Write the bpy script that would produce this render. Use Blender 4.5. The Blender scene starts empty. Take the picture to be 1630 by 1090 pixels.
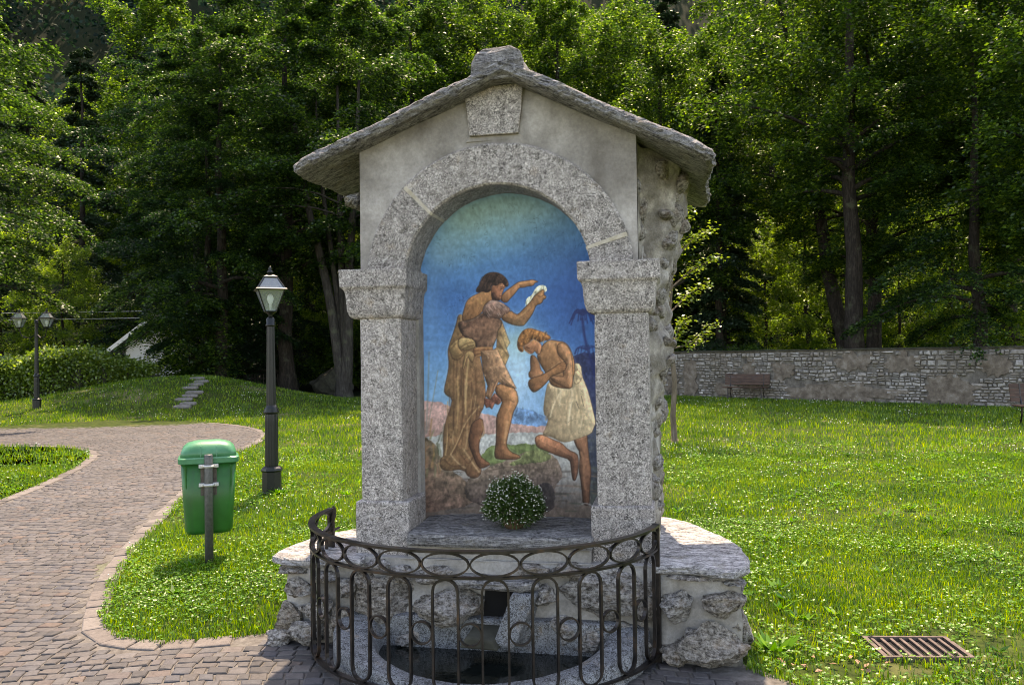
import bpy, bmesh, math, random
import numpy as np
from mathutils import Vector, Matrix, noise
R = math.radians
random.seed(7)
rng = np.random.default_rng(7)
scn = bpy.context.scene
COL = scn.collection

# ---------------------------------------------------------------- camera, sky, sun, exposure
cam_d = bpy.data.cameras.new('camera'); cam = bpy.data.objects.new('camera', cam_d); COL.objects.link(cam)
cam_d.sensor_width = 36; cam_d.lens = 36 * 1300 / 1630; cam_d.clip_end = 2000; cam_d.clip_start = 0.05
PIT = math.atan(22 / 1300); ROL = R(0.8)
_f = Vector((0, math.cos(PIT), math.sin(PIT))); _r = Vector((1, 0, 0)); _u = _r.cross(_f)
_r2 = _r * math.cos(ROL) - _u * math.sin(ROL); _u2 = _r * math.sin(ROL) + _u * math.cos(ROL)
m = Matrix((_r2, _u2, -_f)).transposed().to_4x4(); m.translation = (0, 0, 1.65); cam.matrix_world = m
scn.camera = cam
SUN_EL, SUN_AZ = R(64), R(4)            # azimuth from +Y towards +X: the sun stands behind the shrine
w = bpy.data.worlds.new('World'); scn.world = w; w.use_nodes = True
nt = w.node_tree; nt.nodes.clear()
sky = nt.nodes.new('ShaderNodeTexSky'); sky.sky_type = 'NISHITA'; sky.sun_disc = False
sky.sun_elevation = SUN_EL; sky.sun_rotation = SUN_AZ; sky.altitude = 700; sky.air_density = 1.0; sky.dust_density = 1.5
bg = nt.nodes.new('ShaderNodeBackground'); bg.inputs[1].default_value = 0.15
wo = nt.nodes.new('ShaderNodeOutputWorld'); nt.links.new(sky.outputs[0], bg.inputs[0]); nt.links.new(bg.outputs[0], wo.inputs[0])
sd = bpy.data.lights.new('sun', 'SUN'); sd.energy = 2.25; sd.angle = R(0.5); sd.color = (1.0, 0.95, 0.86)
sun = bpy.data.objects.new('sun', sd); COL.objects.link(sun)
sdir = Vector((math.sin(SUN_AZ) * math.cos(SUN_EL), math.cos(SUN_AZ) * math.cos(SUN_EL), math.sin(SUN_EL)))
sun.rotation_euler = sdir.to_track_quat('Z', 'Y').to_euler(); sun.location = (0, 60, 60)
scn.view_settings.view_transform = 'Standard'; scn.view_settings.look = 'None'
scn.view_settings.exposure = 2.12; scn.view_settings.gamma = 1
scn.view_settings.use_white_balance = True; scn.view_settings.white_balance_temperature = 8900; scn.view_settings.white_balance_tint = 20
cy = scn.cycles
cy.max_bounces = 7; cy.diffuse_bounces = 4; cy.glossy_bounces = 3; cy.transmission_bounces = 5; cy.transparent_max_bounces = 8
cy.filter_width = 0.95; cy.caustics_reflective = False; cy.caustics_refractive = False; cy.sample_clamp_indirect = 6

# ---------------------------------------------------------------- node helpers and materials
def s2l(c):
    return tuple(((v / 255) / 12.92 if v / 255 <= 0.04045 else ((v / 255 + 0.055) / 1.055) ** 2.4) for v in c)
class NB:
    def __init__(s, name):
        s.m = bpy.data.materials.new(name); s.m.use_nodes = True; s.t = s.m.node_tree; s.t.nodes.clear()
        s.out = s.n('OutputMaterial'); s._co = None
    def n(s, t, **k):
        x = s.t.nodes.new('ShaderNode' + t)
        for a, b in k.items(): setattr(x, a, b)
        return x
    def l(s, a, b): s.t.links.new(a, b)
    def put(s, sock, v):
        if v is None: return
        if hasattr(v, 'links') or isinstance(v, bpy.types.NodeSocket): s.l(v, sock)
        else:
            if sock.type == 'RGBA' and len(v) == 3: v = (*v, 1)
            sock.default_value = v
    def co(s, kind='Object'):
        if s._co is None: s._co = s.n('TexCoord')
        return s._co.outputs[kind]
    def pos(s): return s.n('NewGeometry').outputs['Position']
    def island(s): return s.n('NewGeometry').outputs['Random Per Island']
    def objrand(s): return s.n('ObjectInfo').outputs['Random']
    def piece(s): return s.math('FRACT', s.math('ADD', s.island(), s.math('MULTIPLY', s.objrand(), 7.3)))
    def map(s, vec, scale=(1, 1, 1), rot=(0, 0, 0)):
        x = s.n('Mapping'); s.l(vec, x.inputs[0]); x.inputs['Scale'].default_value = scale; x.inputs['Rotation'].default_value = rot
        return x.outputs[0]
    def noise(s, vec, scale, detail=3, rough=0.55, dist=0, out='Fac'):
        x = s.n('TexNoise'); s.l(vec, x.inputs['Vector']); x.inputs['Scale'].default_value = scale
        x.inputs['Detail'].default_value = detail; x.inputs['Roughness'].default_value = rough; x.inputs['Distortion'].default_value = dist
        return x.outputs[out]
    def vor(s, vec, scale, feature='F1', out='Distance', rnd=1):
        x = s.n('TexVoronoi', feature=feature); s.l(vec, x.inputs['Vector']); x.inputs['Scale'].default_value = scale
        x.inputs['Randomness'].default_value = rnd
        return x.outputs[out]
    def ramp(s, fac, stops, interp='LINEAR'):
        x = s.n('ValToRGB'); s.put(x.inputs[0], fac); cr = x.color_ramp; cr.interpolation = interp
        while len(cr.elements) < len(stops): cr.elements.new(0.5)
        for e, (p, c) in zip(cr.elements, stops):
            e.position = p; e.color = (c, c, c, 1) if isinstance(c, (int, float)) else (*c, 1)
        return x.outputs[0]
    def mix(s, fac, a, b, mode='MIX'):
        x = s.n('MixRGB', blend_type=mode); s.put(x.inputs[0], fac); s.put(x.inputs[1], a); s.put(x.inputs[2], b); return x.outputs[0]
    def math(s, op, a, b=None, clamp=False):
        x = s.n('Math', operation=op, use_clamp=clamp); s.put(x.inputs[0], a); s.put(x.inputs[1], b); return x.outputs[0]
    def bump(s, h, strength=0.5, dist=0.01, norm=None):
        x = s.n('Bump'); s.put(x.inputs['Strength'], strength); s.put(x.inputs['Distance'], dist); s.l(h, x.inputs['Height'])
        if norm is not None: s.l(norm, x.inputs['Normal'])
        return x.outputs[0]
    def pr(s, col, rough=0.8, bump=None, metal=0, spec=0.3, **k):
        b = s.n('BsdfPrincipled'); s.put(b.inputs['Base Color'], col); s.put(b.inputs['Roughness'], rough)
        s.put(b.inputs['Metallic'], metal); s.put(b.inputs['Specular IOR Level'], spec)
        if bump is not None: s.l(bump, b.inputs['Normal'])
        for a, v in k.items(): s.put(b.inputs[a], v)
        s.l(b.outputs[0], s.out.inputs[0]); return s.m

def granite(name, tint=(1, 1, 1), dark=0.025, light=0.66, scale=1.12, stain=0.35):
    b = NB(name); c = b.co()
    wv = b.mix(0.12, c, b.noise(c, 40 * scale, 2, out='Color'), 'ADD')
    g = b.vor(wv, 105 * scale, out='Color'); sep = b.n('SeparateColor'); b.l(g, sep.inputs[0])
    g2 = b.vor(wv, 60 * scale, out='Color'); sep2 = b.n('SeparateColor'); b.l(g2, sep2.inputs[0])
    k = b.math('ADD', b.math('MULTIPLY', sep.outputs[0], 0.6), b.math('MULTIPLY', sep2.outputs[0], 0.4))
    mid = 0.24
    T = lambda v: tuple(v * t for t in tint)
    col = b.ramp(k, [(0.16, T(dark)), (0.33, T(mid * .6)), (0.5, T(mid * 1.1)), (0.66, T(mid * 1.7)), (0.88, T(light))])
    blot = b.noise(b.map(c, (1.6, 1.6, .8)), 2.2, 5, 0.65)
    col = b.mix(b.math('MULTIPLY', b.ramp(blot, [(0.45, 0.0), (0.72, 1.0)]), stain), col, (0.16, 0.14, 0.115))
    tone = b.ramp(b.objrand(), [(0, .82), (1, 1.08)]); col = b.mix(1, col, tone, 'MULTIPLY')
    streak = b.ramp(b.noise(b.map(c, (9, 9, .9)), 1.3, 5, .65), [(.52, 0.0), (.72, 1.0)]); col = b.mix(b.math('MULTIPLY', streak, .35), col, (.10, .09, .075))
    ochre = b.noise(c, 9.0, 3, 0.6)
    col = b.mix(b.math('MULTIPLY', b.ramp(ochre, [(0.6, 0.0), (0.75, 1.0)]), 0.28), col, (0.42, 0.30, 0.17))
    bp = b.bump(k, 0.35, 0.004); bp = b.bump(b.noise(c, 14, 5, 0.65), 0.5, 0.02, bp)
    return b.pr(col, 0.8, bp, spec=0.25)
M = {}
M['granite'] = granite('granite', (1.12, 1.03, .94))
M['granite_blue'] = granite('granite_basin', (0.56, .60, .62), 0.03, 0.5, 1.0, 0.25)
def gneiss(name, tint, strat=1.0):
    b = NB(name); c = b.co()
    mp = b.map(c, (6, 14, 40), (0.12, 0.1, 0.3))
    n1 = b.noise(mp, 1.9, 8, 0.74, 1.0); n2 = b.noise(c, 62, 6, 0.78)
    k = b.math('ADD', b.math('MULTIPLY', n1, 0.6), b.math('MULTIPLY', n2, 0.4))
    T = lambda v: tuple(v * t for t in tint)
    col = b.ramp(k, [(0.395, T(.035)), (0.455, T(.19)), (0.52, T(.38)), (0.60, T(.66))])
    lich = b.ramp(b.noise(c, 7, 5, 0.7), [(0.56, 0.0), (0.66, 1.0)])
    col = b.mix(b.math('MULTIPLY', lich, 0.35), col, (0.36, 0.31, 0.20))
    bp = b.bump(n1, 1.0 * strat, 0.05); bp = b.bump(n2, 0.9, 0.02, bp)
    return b.pr(col, 0.85, bp, spec=0.25)
M['gneiss'] = gneiss('gneiss_slab', (1.0, .97, .92))
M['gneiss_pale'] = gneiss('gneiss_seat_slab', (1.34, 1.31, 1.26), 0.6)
def rubble(name):
    b = NB(name); c = b.co(); o = b.objrand()
    mp = b.map(c, (9, 9, 24), (0.25, 0.2, 0.3))
    n1 = b.noise(mp, 1.8, 6, 0.7, 1.5); n2 = b.noise(c, 45, 5, 0.75)
    k = b.math('ADD', b.math('MULTIPLY', n1, 0.5), b.math('MULTIPLY', n2, 0.5))
    base = b.ramp(k, [(0.39, (.06, .054, .048)), (0.455, (.22, .206, .186)), (0.52, (.43, .415, .39)), (0.61, (.72, .70, .675))])
    tint = b.ramp(o, [(0, (1.05, 1.04, 1.02)), (0.4, (.98, .94, .88)), (0.6, (.86, .79, .68)), (0.8, (1.0, .97, .93)), (1, (1.1, 1.08, 1.05))])
    col = b.mix(1, base, tint, 'MULTIPLY')
    rust = b.ramp(b.noise(c, 8, 3, 0.6), [(0.58, 0.0), (0.7, 1.0)])
    col = b.mix(b.math('MULTIPLY', rust, 0.35), col, (0.34, 0.2, 0.09))
    bp = b.bump(n1, 1, 0.05); bp = b.bump(n2, 1, 0.02, bp)
    return b.pr(col, 0.88, bp, spec=0.2)
M['rubble'] = rubble('rubble_stone')
def mortar(name, c0, c1, c2, sc=1.0, bs=0.5, specks=0.25):
    b = NB(name); c = b.co(); n = b.noise(c, 4 * sc, 6, 0.62); n2 = b.noise(c, 60 * sc, 3, 0.7)
    col = b.ramp(n, [(0.3, c0), (0.52, c1), (0.74, c2)])
    col = b.mix(specks, col, b.ramp(n2, [(0.35, 0.12), (0.65, 0.6)]), 'OVERLAY')
    drip = b.noise(b.map(c, (7, 7, 1.2)), 1.0, 4, 0.6)
    col = b.mix(b.math('MULTIPLY', b.ramp(drip, [(0.55, 0.0), (0.75, 1.0)]), 0.35), col, (0.11, 0.095, 0.075))
    bp = b.bump(n2, 0.3 * bs, 0.006); bp = b.bump(b.noise(c, 12 * sc, 5, 0.6), bs, 0.02, bp)
    return b.pr(col, 0.92, bp, spec=0.15)
M['mortar'] = mortar('lime_mortar', (.19, .178, .155), (.34, .325, .295), (.47, .455, .42))
M['plaster'] = mortar('cement_plaster', (.17, .153, .135), (.29, .27, .242), (.46, .432, .395), 0.9, 0.5, 0.2)
M['flank_mortar'] = mortar('flank_mortar', (.12, .108, .09), (.26, .24, .205), (.5, .47, .41), 2.2, .9, .4)
M['joint'] = mortar('pale_joint', (.42, .36, .25), (.55, .5, .4), (.62, .58, .5), 3)
M['old_render'] = mortar('old_wall_render', (.10, .08, .062), (.19, .158, .125), (.32, .285, .24), 1.2, 0.6)
M['wall_core'] = mortar('dry_joint_earth', (.07, .063, .053), (.16, .145, .125), (.27, .25, .215), 1)
def wallstone():
    b = NB('field_stone'); p = b.pos(); r = b.piece()
    base = b.ramp(r, [(0, (.20, .19, .17)), (.3, (.33, .31, .28)), (.55, (.44, .42, .39)), (.8, (.27, .24, .2)), (1, (.52, .5, .47))])
    n = b.noise(p, 9, 5, .7); col = b.mix(.65, base, b.ramp(n, [(.3, .1), (.7, .75)]), 'OVERLAY')
    smear = b.ramp(b.noise(p, 1.5, 5, .65), [(.46, 0.0), (.6, 1.0)])
    col = b.mix(b.math('MULTIPLY', smear, .72), col, (.20, .172, .14))
    moss = b.ramp(b.noise(p, 1.1, 4, .6), [(.55, 0.0), (.72, 1.0)])
    col = b.mix(b.math('MULTIPLY', moss, .4), col, (.09, .095, .05))
    return b.pr(col, .9, b.bump(n, .7, .03), spec=.15)
M['wallstone'] = wallstone()
def cobble():
    b = NB('porphyry_cobble'); p = b.pos(); r = b.piece()
    base = b.ramp(r, [(0, (.046, .044, .043)), (.2, (.066, .062, .059)), (.38, (.080, .070, .062)), (.55, (.072, .069, .067)), (.7, (.098, .090, .084)), (.85, (.062, .063, .067)), (.95, (.102, .076, .061)), (1, (.094, .090, .086))])
    n = b.noise(p, 38, 4, .7); col = b.mix(.5, base, b.ramp(n, [(.3, .2), (.7, .72)]), 'OVERLAY')
    big = b.noise(p, .8, 3, .5); col = b.mix(.3, col, b.ramp(big, [(.35, .3), (.65, .7)]), 'OVERLAY')
    return b.pr(col, .72, b.bump(n, .5, .006), spec=.35)
M['cobble'] = cobble()
def pathbase():
    b = NB('sandy_joint_fill'); p = b.pos(); n = b.noise(p, 22, 5, .65)
    col = b.ramp(n, [(.3, (.075, .068, .059)), (.55, (.135, .125, .11)), (.75, (.19, .178, .16))])
    wd = b.ramp(b.noise(p, 1.3, 4, .6), [(.6, 0.0), (.72, 1.0)])
    col = b.mix(b.math('MULTIPLY', wd, .35), col, (.10, .13, .04))
    return b.pr(col, .95, b.bump(n, .5, .01), spec=.1)
M['path'] = pathbase()
def kerbm():
    b = NB('pale_kerb_stone'); p = b.pos(); r = b.piece(); n = b.noise(p, 30, 5, .7)
    col = b.ramp(r, [(0, (.10, .09, .08)), (.5, (.14, .122, .108)), (1, (.17, .152, .135))]); col = b.mix(.5, col, b.ramp(n, [(.3, .2), (.7, .72)]), 'OVERLAY')
    return b.pr(col, .8, b.bump(n, .5, .006), spec=.25)
M['kerb'] = kerbm()
def ground():
    b = NB('lawn_soil'); p = b.pos(); n = b.noise(p, .55, 5, .6); n2 = b.noise(p, 9, 5, .7)
    col = b.ramp(n2, [(.3, (.012, .02, .005)), (.5, (.035, .055, .010)), (.72, (.08, .10, .02))])
    dry = b.ramp(n, [(.56, 0.0), (.70, 1.0)]); col = b.mix(b.math('MULTIPLY', dry, .75), col, (.24, .205, .11))
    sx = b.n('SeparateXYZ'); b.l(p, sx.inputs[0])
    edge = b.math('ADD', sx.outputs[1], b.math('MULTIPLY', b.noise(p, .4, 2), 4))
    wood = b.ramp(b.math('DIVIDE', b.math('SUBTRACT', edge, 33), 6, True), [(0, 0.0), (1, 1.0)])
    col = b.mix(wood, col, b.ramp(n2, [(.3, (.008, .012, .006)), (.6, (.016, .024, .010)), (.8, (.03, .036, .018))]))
    return b.pr(col, .95, b.bump(n2, .6, .03), spec=.1)
M['ground'] = ground()
def leafmat(name, cols, trans, tcol, gloss=0.07, rough=0.38, dk=1.0):
    b = NB(name); r = b.island()
    p = b.pos(); big = b.noise(p, .9, 2, .5)
    rr = b.math('ADD', b.math('MULTIPLY', b.math('POWER', r, 1.5), .75), b.math('MULTIPLY', b.ramp(big, [(.35, 0.0), (.65, 1.0)]), .25))
    col = b.ramp(rr, [(i / (len(cols) - 1), c) for i, c in enumerate(cols)])
    d = b.n('BsdfDiffuse'); b.l(b.mix(1, col, (dk, dk, dk), 'MULTIPLY'), d.inputs[0])
    t = b.n('BsdfTranslucent'); b.l(b.mix(1, col, tcol, 'MULTIPLY'), t.inputs[0])
    mx = b.n('MixShader'); mx.inputs[0].default_value = trans; b.l(d.outputs[0], mx.inputs[1]); b.l(t.outputs[0], mx.inputs[2])
    g = b.n('BsdfGlossy'); g.inputs['Roughness'].default_value = rough; g.inputs[0].default_value = (.9, .95, .85, 1)
    m2 = b.n('MixShader'); m2.inputs[0].default_value = gloss; b.l(mx.outputs[0], m2.inputs[1]); b.l(g.outputs[0], m2.inputs[2])
    b.l(m2.outputs[0], b.out.inputs[0]); return b.m
M['leaf_beech'] = leafmat('beech_leaf', [(.005, .018, .006), (.013, .042, .011), (.038, .095, .018), (.125, .225, .036)], .48, (2.05, 1.9, .7), .035, .4, .9)
M['leaf_maple'] = leafmat('maple_leaf', [(.007, .024, .006), (.022, .062, .012), (.062, .135, .02), (.18, .29, .04)], .52, (2.15, 1.95, .65), .035, .4, .9)
M['leaf_young'] = leafmat('young_leaf', [(.03, .075, .012), (.07, .15, .02), (.15, .26, .034), (.27, .38, .06)], .62, (2.0, 1.8, .6), .035, .4, .9)
M['leaf_plant'] = leafmat('pot_plant_leaf', [(.02, .05, .012), (.05, .1, .02), (.1, .16, .04)], .35, (1.4, 1.4, .8), .03)
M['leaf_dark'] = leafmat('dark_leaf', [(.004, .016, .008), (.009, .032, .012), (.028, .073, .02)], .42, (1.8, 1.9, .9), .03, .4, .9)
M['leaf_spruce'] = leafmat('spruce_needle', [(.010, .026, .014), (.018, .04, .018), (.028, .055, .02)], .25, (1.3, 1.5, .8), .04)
M['leaf_far'] = leafmat('far_wood_leaf', [(.006, .018, .015), (.011, .03, .022), (.02, .045, .028)], .35, (1.2, 1.4, .9), .01)  # blue cast of distant haze is put into these leaf tones
M['leaf_sapling'] = leafmat('sapling_leaf', [(.10, .17, .02), (.15, .23, .03), (.2, .28, .045)], .55, (1.6, 1.5, .6))
M['leaf_hedge'] = leafmat('hedge_leaf', [(.04, .095, .014), (.11, .19, .024), (.25, .36, .045)], .5, (1.9, 1.8, .6), .05)  # tones raised to put the sunlit look of the hedge into its leaves
M['grass'] = leafmat('grass_blade', [(.02, .07, .006), (.06, .155, .010), (.145, .265, .014), (.34, .45, .035)], .42, (1.85, 1.6, .42), .03)
M['clover'] = leafmat('clover_leaf', [(.018, .08, .008), (.05, .165, .012), (.115, .28, .02), (.23, .42, .05)], .42, (1.65, 1.6, .45), .03)
def bark(name, c0, c1, c2):
    b = NB(name); c = b.co(); n = b.noise(b.map(c, (5, 5, 1.1)), 2.4, 6, .7, .8); n2 = b.noise(c, 2.2, 4, .6)
    col = b.ramp(n, [(.3, c0), (.52, c1), (.75, c2)])
    col = b.mix(b.math('MULTIPLY', b.ramp(n2, [(.55, 0.0), (.68, 1.0)]), .35), col, (.13, .15, .09))
    return b.pr(col, .9, b.bump(n, .9, .06), spec=.15)
M['bark'] = bark('beech_bark', (.02, .018, .016), (.048, .044, .038), (.10, .092, .08))
M['bark_dark'] = bark('rough_dark_bark', (.012, .010, .008), (.03, .025, .02), (.07, .06, .05))
M['bark_sapling'] = bark('sapling_bark', (.08, .06, .04), (.16, .125, .09), (.26, .22, .17))
def iron():
    b = NB('wrought_iron'); c = b.pos(); n = b.noise(c, 12, 5, .65)
    col = b.ramp(n, [(.35, (.026, .024, .023)), (.58, (.05, .043, .038)), (.72, (.10, .06, .036)), (.84, (.22, .11, .045))])
    return b.pr(col, b.ramp(n, [(.3, .28), (.7, .45)]), b.bump(n, .3, .004), metal=.75, spec=.6)
M['iron'] = iron()
def flat(name, c, rough=.5, nscale=20, amt=.18, metal=0, spec=.4, bs=.1):
    b = NB(name); n = b.noise(b.co(), nscale, 4, .65)
    col = b.mix(amt, c, b.ramp(n, [(.3, .15), (.7, .8)]), 'OVERLAY')
    return b.pr(col, rough, b.bump(n, bs, .005), metal=metal, spec=spec)
M['lamp'] = flat('lamp_paint', (.007, .010, .009), .4, 16, .3, .1)
M['steel'] = flat('galvanised_steel', (.55, .55, .52), .5, 18, .4, .3)
M['post'] = flat('grey_post_paint', (.115, .12, .115), .5, 30, .5, .4)
M['bracket'] = flat('dark_bracket', (.10, .085, .07), .6, 30, .5, .3)
M['black'] = flat('hollow_shade_black', (.004, .004, .004), .9)  # flat black that paints the shade inside openings
M['terracotta'] = flat('terracotta', (.10, .06, .03), .8, 30, .4)
M['white_petal'] = flat('white_petal', (.72, .72, .60), .8, 30, .05)
M['rust_grate'] = flat('rusty_grate_iron', (.12, .088, .072), .75, 35, .6, .2)
M['rock_dark'] = flat('mossy_rock', (.055, .055, .042), .95, 5, .6, 0, .1, .8)
M['flag'] = flat('flagstone', (.17, .16, .145), .85, 8, .5, 0, .2, .5)
M['house_white'] = flat('white_house_wall', (.72, .71, .68), .9, 3, .1)
M['roof_tile'] = flat('grey_roof_tile', (.17, .165, .16), .8, 8, .5)
M['dry_leaf'] = flat('dry_leaf', (.30, .16, .10), .8, 40, .5)
M['wire'] = flat('pale_wire', (.5, .5, .5), .5)
def plastic():
    b = NB('green_bin_plastic'); c = b.co(); n = b.noise(c, 5, 4, .6); st = b.noise(b.map(c, (22, 22, 1.5)), 1, 4, .6)
    col = b.ramp(n, [(.35, (.005, .105, .014)), (.65, (.010, .15, .024))])
    col = b.mix(b.math('MULTIPLY', b.ramp(st, [(.5, 0.0), (.7, 1.0)]), .45), col, (.03, .075, .03))
    return b.pr(col, .42, b.bump(b.noise(c, 120, 2), .08, .002), spec=.5)
M['bin'] = plastic()
def lidmat():
    b = NB('skylit_green_lid'); c = b.co(); n = b.noise(c, 9, 4, .6)  # paler green puts the sheen of the sky into the lid colour
    col = b.ramp(n, [(.35, (.03, .19, .08)), (.65, (.06, .26, .13))])
    return b.pr(col, .4, b.bump(n, .1, .004), spec=.5)
M['lid'] = lidmat()
def woodm():
    b = NB('brown_bench_wood'); c = b.co(); n = b.noise(b.map(c, (2, 14, 14)), 2, 5, .65, .6)
    col = b.ramp(n, [(.3, (.032, .015, .009)), (.6, (.08, .04, .023)), (.8, (.14, .078, .048))])
    return b.pr(col, .6, b.bump(n, .4, .006), spec=.4)
M['wood'] = woodm()
def glassm():
    b = NB('lantern_glass'); t = b.n('BsdfTransparent'); t.inputs[0].default_value = (.86, .92, .9, 1)
    g = b.n('BsdfGlossy'); g.inputs['Roughness'].default_value = .12; d = b.n('BsdfDiffuse'); d.inputs[0].default_value = (.75, .8, .78, 1)
    a = b.n('MixShader'); a.inputs[0].default_value = .5; b.l(g.outputs[0], a.inputs[1]); b.l(d.outputs[0], a.inputs[2])
    x = b.n('MixShader'); x.inputs[0].default_value = .3; b.l(t.outputs[0], x.inputs[1]); b.l(a.outputs[0], x.inputs[2])
    b.l(x.outputs[0], b.out.inputs[0]); return b.m
M['glass'] = glassm()
M['bulb'] = flat('opal_bulb', (.85, .85, .82), .3, 5, 0)
def waterm():
    b = NB('dark_basin_water'); p = b.pos(); n = b.noise(p, 14, 3, .5)
    return b.pr((.006, .008, .007), .04, b.bump(n, .12, .02), spec=.5)
M['water'] = waterm()

# ---------------------------------------------------------------- geometry helpers
def link(o, parent=None):
    COL.objects.link(o)
    if parent is not None: o.parent = parent
    return o
def mesh(name, V, Fc, mat=None, smooth=False):
    me = bpy.data.meshes.new(name)
    V = np.asarray(V, dtype=np.float32).reshape(-1, 3)
    if isinstance(Fc, np.ndarray):
        k = Fc.shape[1]; n = Fc.shape[0]
        me.vertices.add(len(V)); me.vertices.foreach_set('co', V.ravel())
        me.loops.add(n * k); me.loops.foreach_set('vertex_index', Fc.astype(np.int32).ravel())
        me.polygons.add(n); me.polygons.foreach_set('loop_start', np.arange(0, n * k, k, dtype=np.int32))
        me.polygons.foreach_set('loop_total', np.full(n, k, dtype=np.int32))
        me.update(calc_edges=True)
    else:
        me.from_pydata([tuple(map(float, v)) for v in V], [], Fc); me.update()
    if smooth: me.polygons.foreach_set('use_smooth', np.ones(len(me.polygons), dtype=bool))
    if mat is not None: me.materials.append(M[mat] if isinstance(mat, str) else mat)
    return me
def obj(name, me, parent=None, loc=None, rot=None, scale=None):
    o = bpy.data.objects.new(name, me); link(o, parent)
    if loc is not None: o.location = loc
    if rot is not None: o.rotation_euler = rot
    if scale is not None: o.scale = scale
    return o
def bmobj(name, bm, mat, parent=None, smooth=False, loc=None, rot=None):
    me = bpy.data.meshes.new(name); bmesh.ops.recalc_face_normals(bm, faces=bm.faces); bm.to_mesh(me); bm.free()
    if smooth: me.polygons.foreach_set('use_smooth', np.ones(len(me.polygons), dtype=bool))
    me.materials.append(M[mat] if isinstance(mat, str) else mat)
    return obj(name, me, parent, loc, rot)
def tag(o, label=None, cat=None, group=None, kind=None):
    for k, v in (('label', label), ('category', cat), ('group', group), ('kind', kind)):
        if v: o[k] = v
    return o
def empty(name, loc=(0, 0, 0), rz=0):
    o = bpy.data.objects.new(name, None); COL.objects.link(o); o.location = loc; o.rotation_euler = (0, 0, rz); o.empty_display_size = .2
    return o
def copy_tree(o, parent=None):
    c = o.copy(); COL.objects.link(c); c.parent = parent
    for ch in list(o.children): copy_tree(ch, c)
    return c
class MB:
    def __init__(s): s.v = []; s.f = []
    def add(s, V, Fc):
        n = len(s.v); s.v += [tuple(map(float, v)) for v in V]; s.f += [tuple(i + n for i in f) for f in Fc]; return s
    def box(s, x0, x1, y0, y1, z0, z1):
        return s.add([(x0, y0, z0), (x1, y0, z0), (x1, y1, z0), (x0, y1, z0), (x0, y0, z1), (x1, y0, z1), (x1, y1, z1), (x0, y1, z1)],
                     [(0, 3, 2, 1), (4, 5, 6, 7), (0, 1, 5, 4), (1, 2, 6, 5), (2, 3, 7, 6), (3, 0, 4, 7)])
    def tube(s, pts, r, k=8, closed=False):
        V, Fc = tube(pts, r, k, closed); return s.add(V, Fc.tolist() if isinstance(Fc, np.ndarray) else Fc)
    def rings(s, rings, cap=True):
        k = len(rings[0]); V = [p for r in rings for p in r]; Fc = []
        for i in range(len(rings) - 1):
            for j in range(k): Fc.append((i * k + j, i * k + (j + 1) % k, (i + 1) * k + (j + 1) % k, (i + 1) * k + j))
        if cap: Fc.append(tuple(range(k))[::-1]); Fc.append(tuple((len(rings) - 1) * k + j for j in range(k)))
        return s.add(V, Fc)
    def lathe(s, prof, k=16, cx=0, cy_=0, flute=0, rot=0):
        rs = []
        for r, z in prof:
            ring = []
            for j in range(k):
                a = 2 * math.pi * j / k + rot; rr = r * (1 - flute * (j % 2)); ring.append((cx + rr * math.cos(a), cy_ + rr * math.sin(a), z))
            rs.append(ring)
        return s.rings(rs)
    def build(s, name, mat, parent=None, smooth=False, loc=None, rot=None, bevel=0, seg=2):
        if bevel:
            bm = bmesh.new(); vs = [bm.verts.new(v) for v in s.v]
            for f in s.f:
                try: bm.faces.new([vs[i] for i in f])
                except ValueError: pass
            bmesh.ops.recalc_face_normals(bm, faces=bm.faces)
            es = [e for e in bm.edges if len(e.link_faces) == 2 and e.calc_face_angle(0) > 0.5]
            bmesh.ops.bevel(bm, geom=es, offset=bevel, segments=seg, affect='EDGES', profile=.5, clamp_overlap=True)
            return bmobj(name, bm, mat, parent, smooth, loc, rot)
        o = obj(name, mesh(name, s.v, s.f, mat, smooth), parent, loc, rot)
        return o
def tube(pts, r, k=8, closed=False):
    pts = np.asarray(pts, float); n = len(pts); r = np.broadcast_to(np.asarray(r, float), (n,))
    if closed: T = np.roll(pts, -1, 0) - np.roll(pts, 1, 0)
    else: T = np.gradient(pts, axis=0)
    T /= np.linalg.norm(T, axis=1)[:, None] + 1e-9
    up = np.array([0, 0, 1.0]) if abs(T[:, 2]).mean() < .8 else np.array([1.0, 0, 0])
    A = np.cross(T, up); A /= np.linalg.norm(A, axis=1)[:, None] + 1e-9; B = np.cross(T, A)
    a = np.linspace(0, 2 * np.pi, k, endpoint=False)
    V = pts[:, None] + r[:, None, None] * (np.cos(a)[None, :, None] * A[:, None] + np.sin(a)[None, :, None] * B[:, None])
    V = V.reshape(-1, 3); Fc = []; m_ = n if closed else n - 1
    for i in range(m_):
        i2 = (i + 1) % n
        for j in range(k): Fc.append((i * k + j, i * k + (j + 1) % k, i2 * k + (j + 1) % k, i2 * k + j))
    if not closed: Fc.append(tuple(range(k))); Fc.append(tuple((n - 1) * k + j for j in range(k))[::-1])
    return V, Fc
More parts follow.
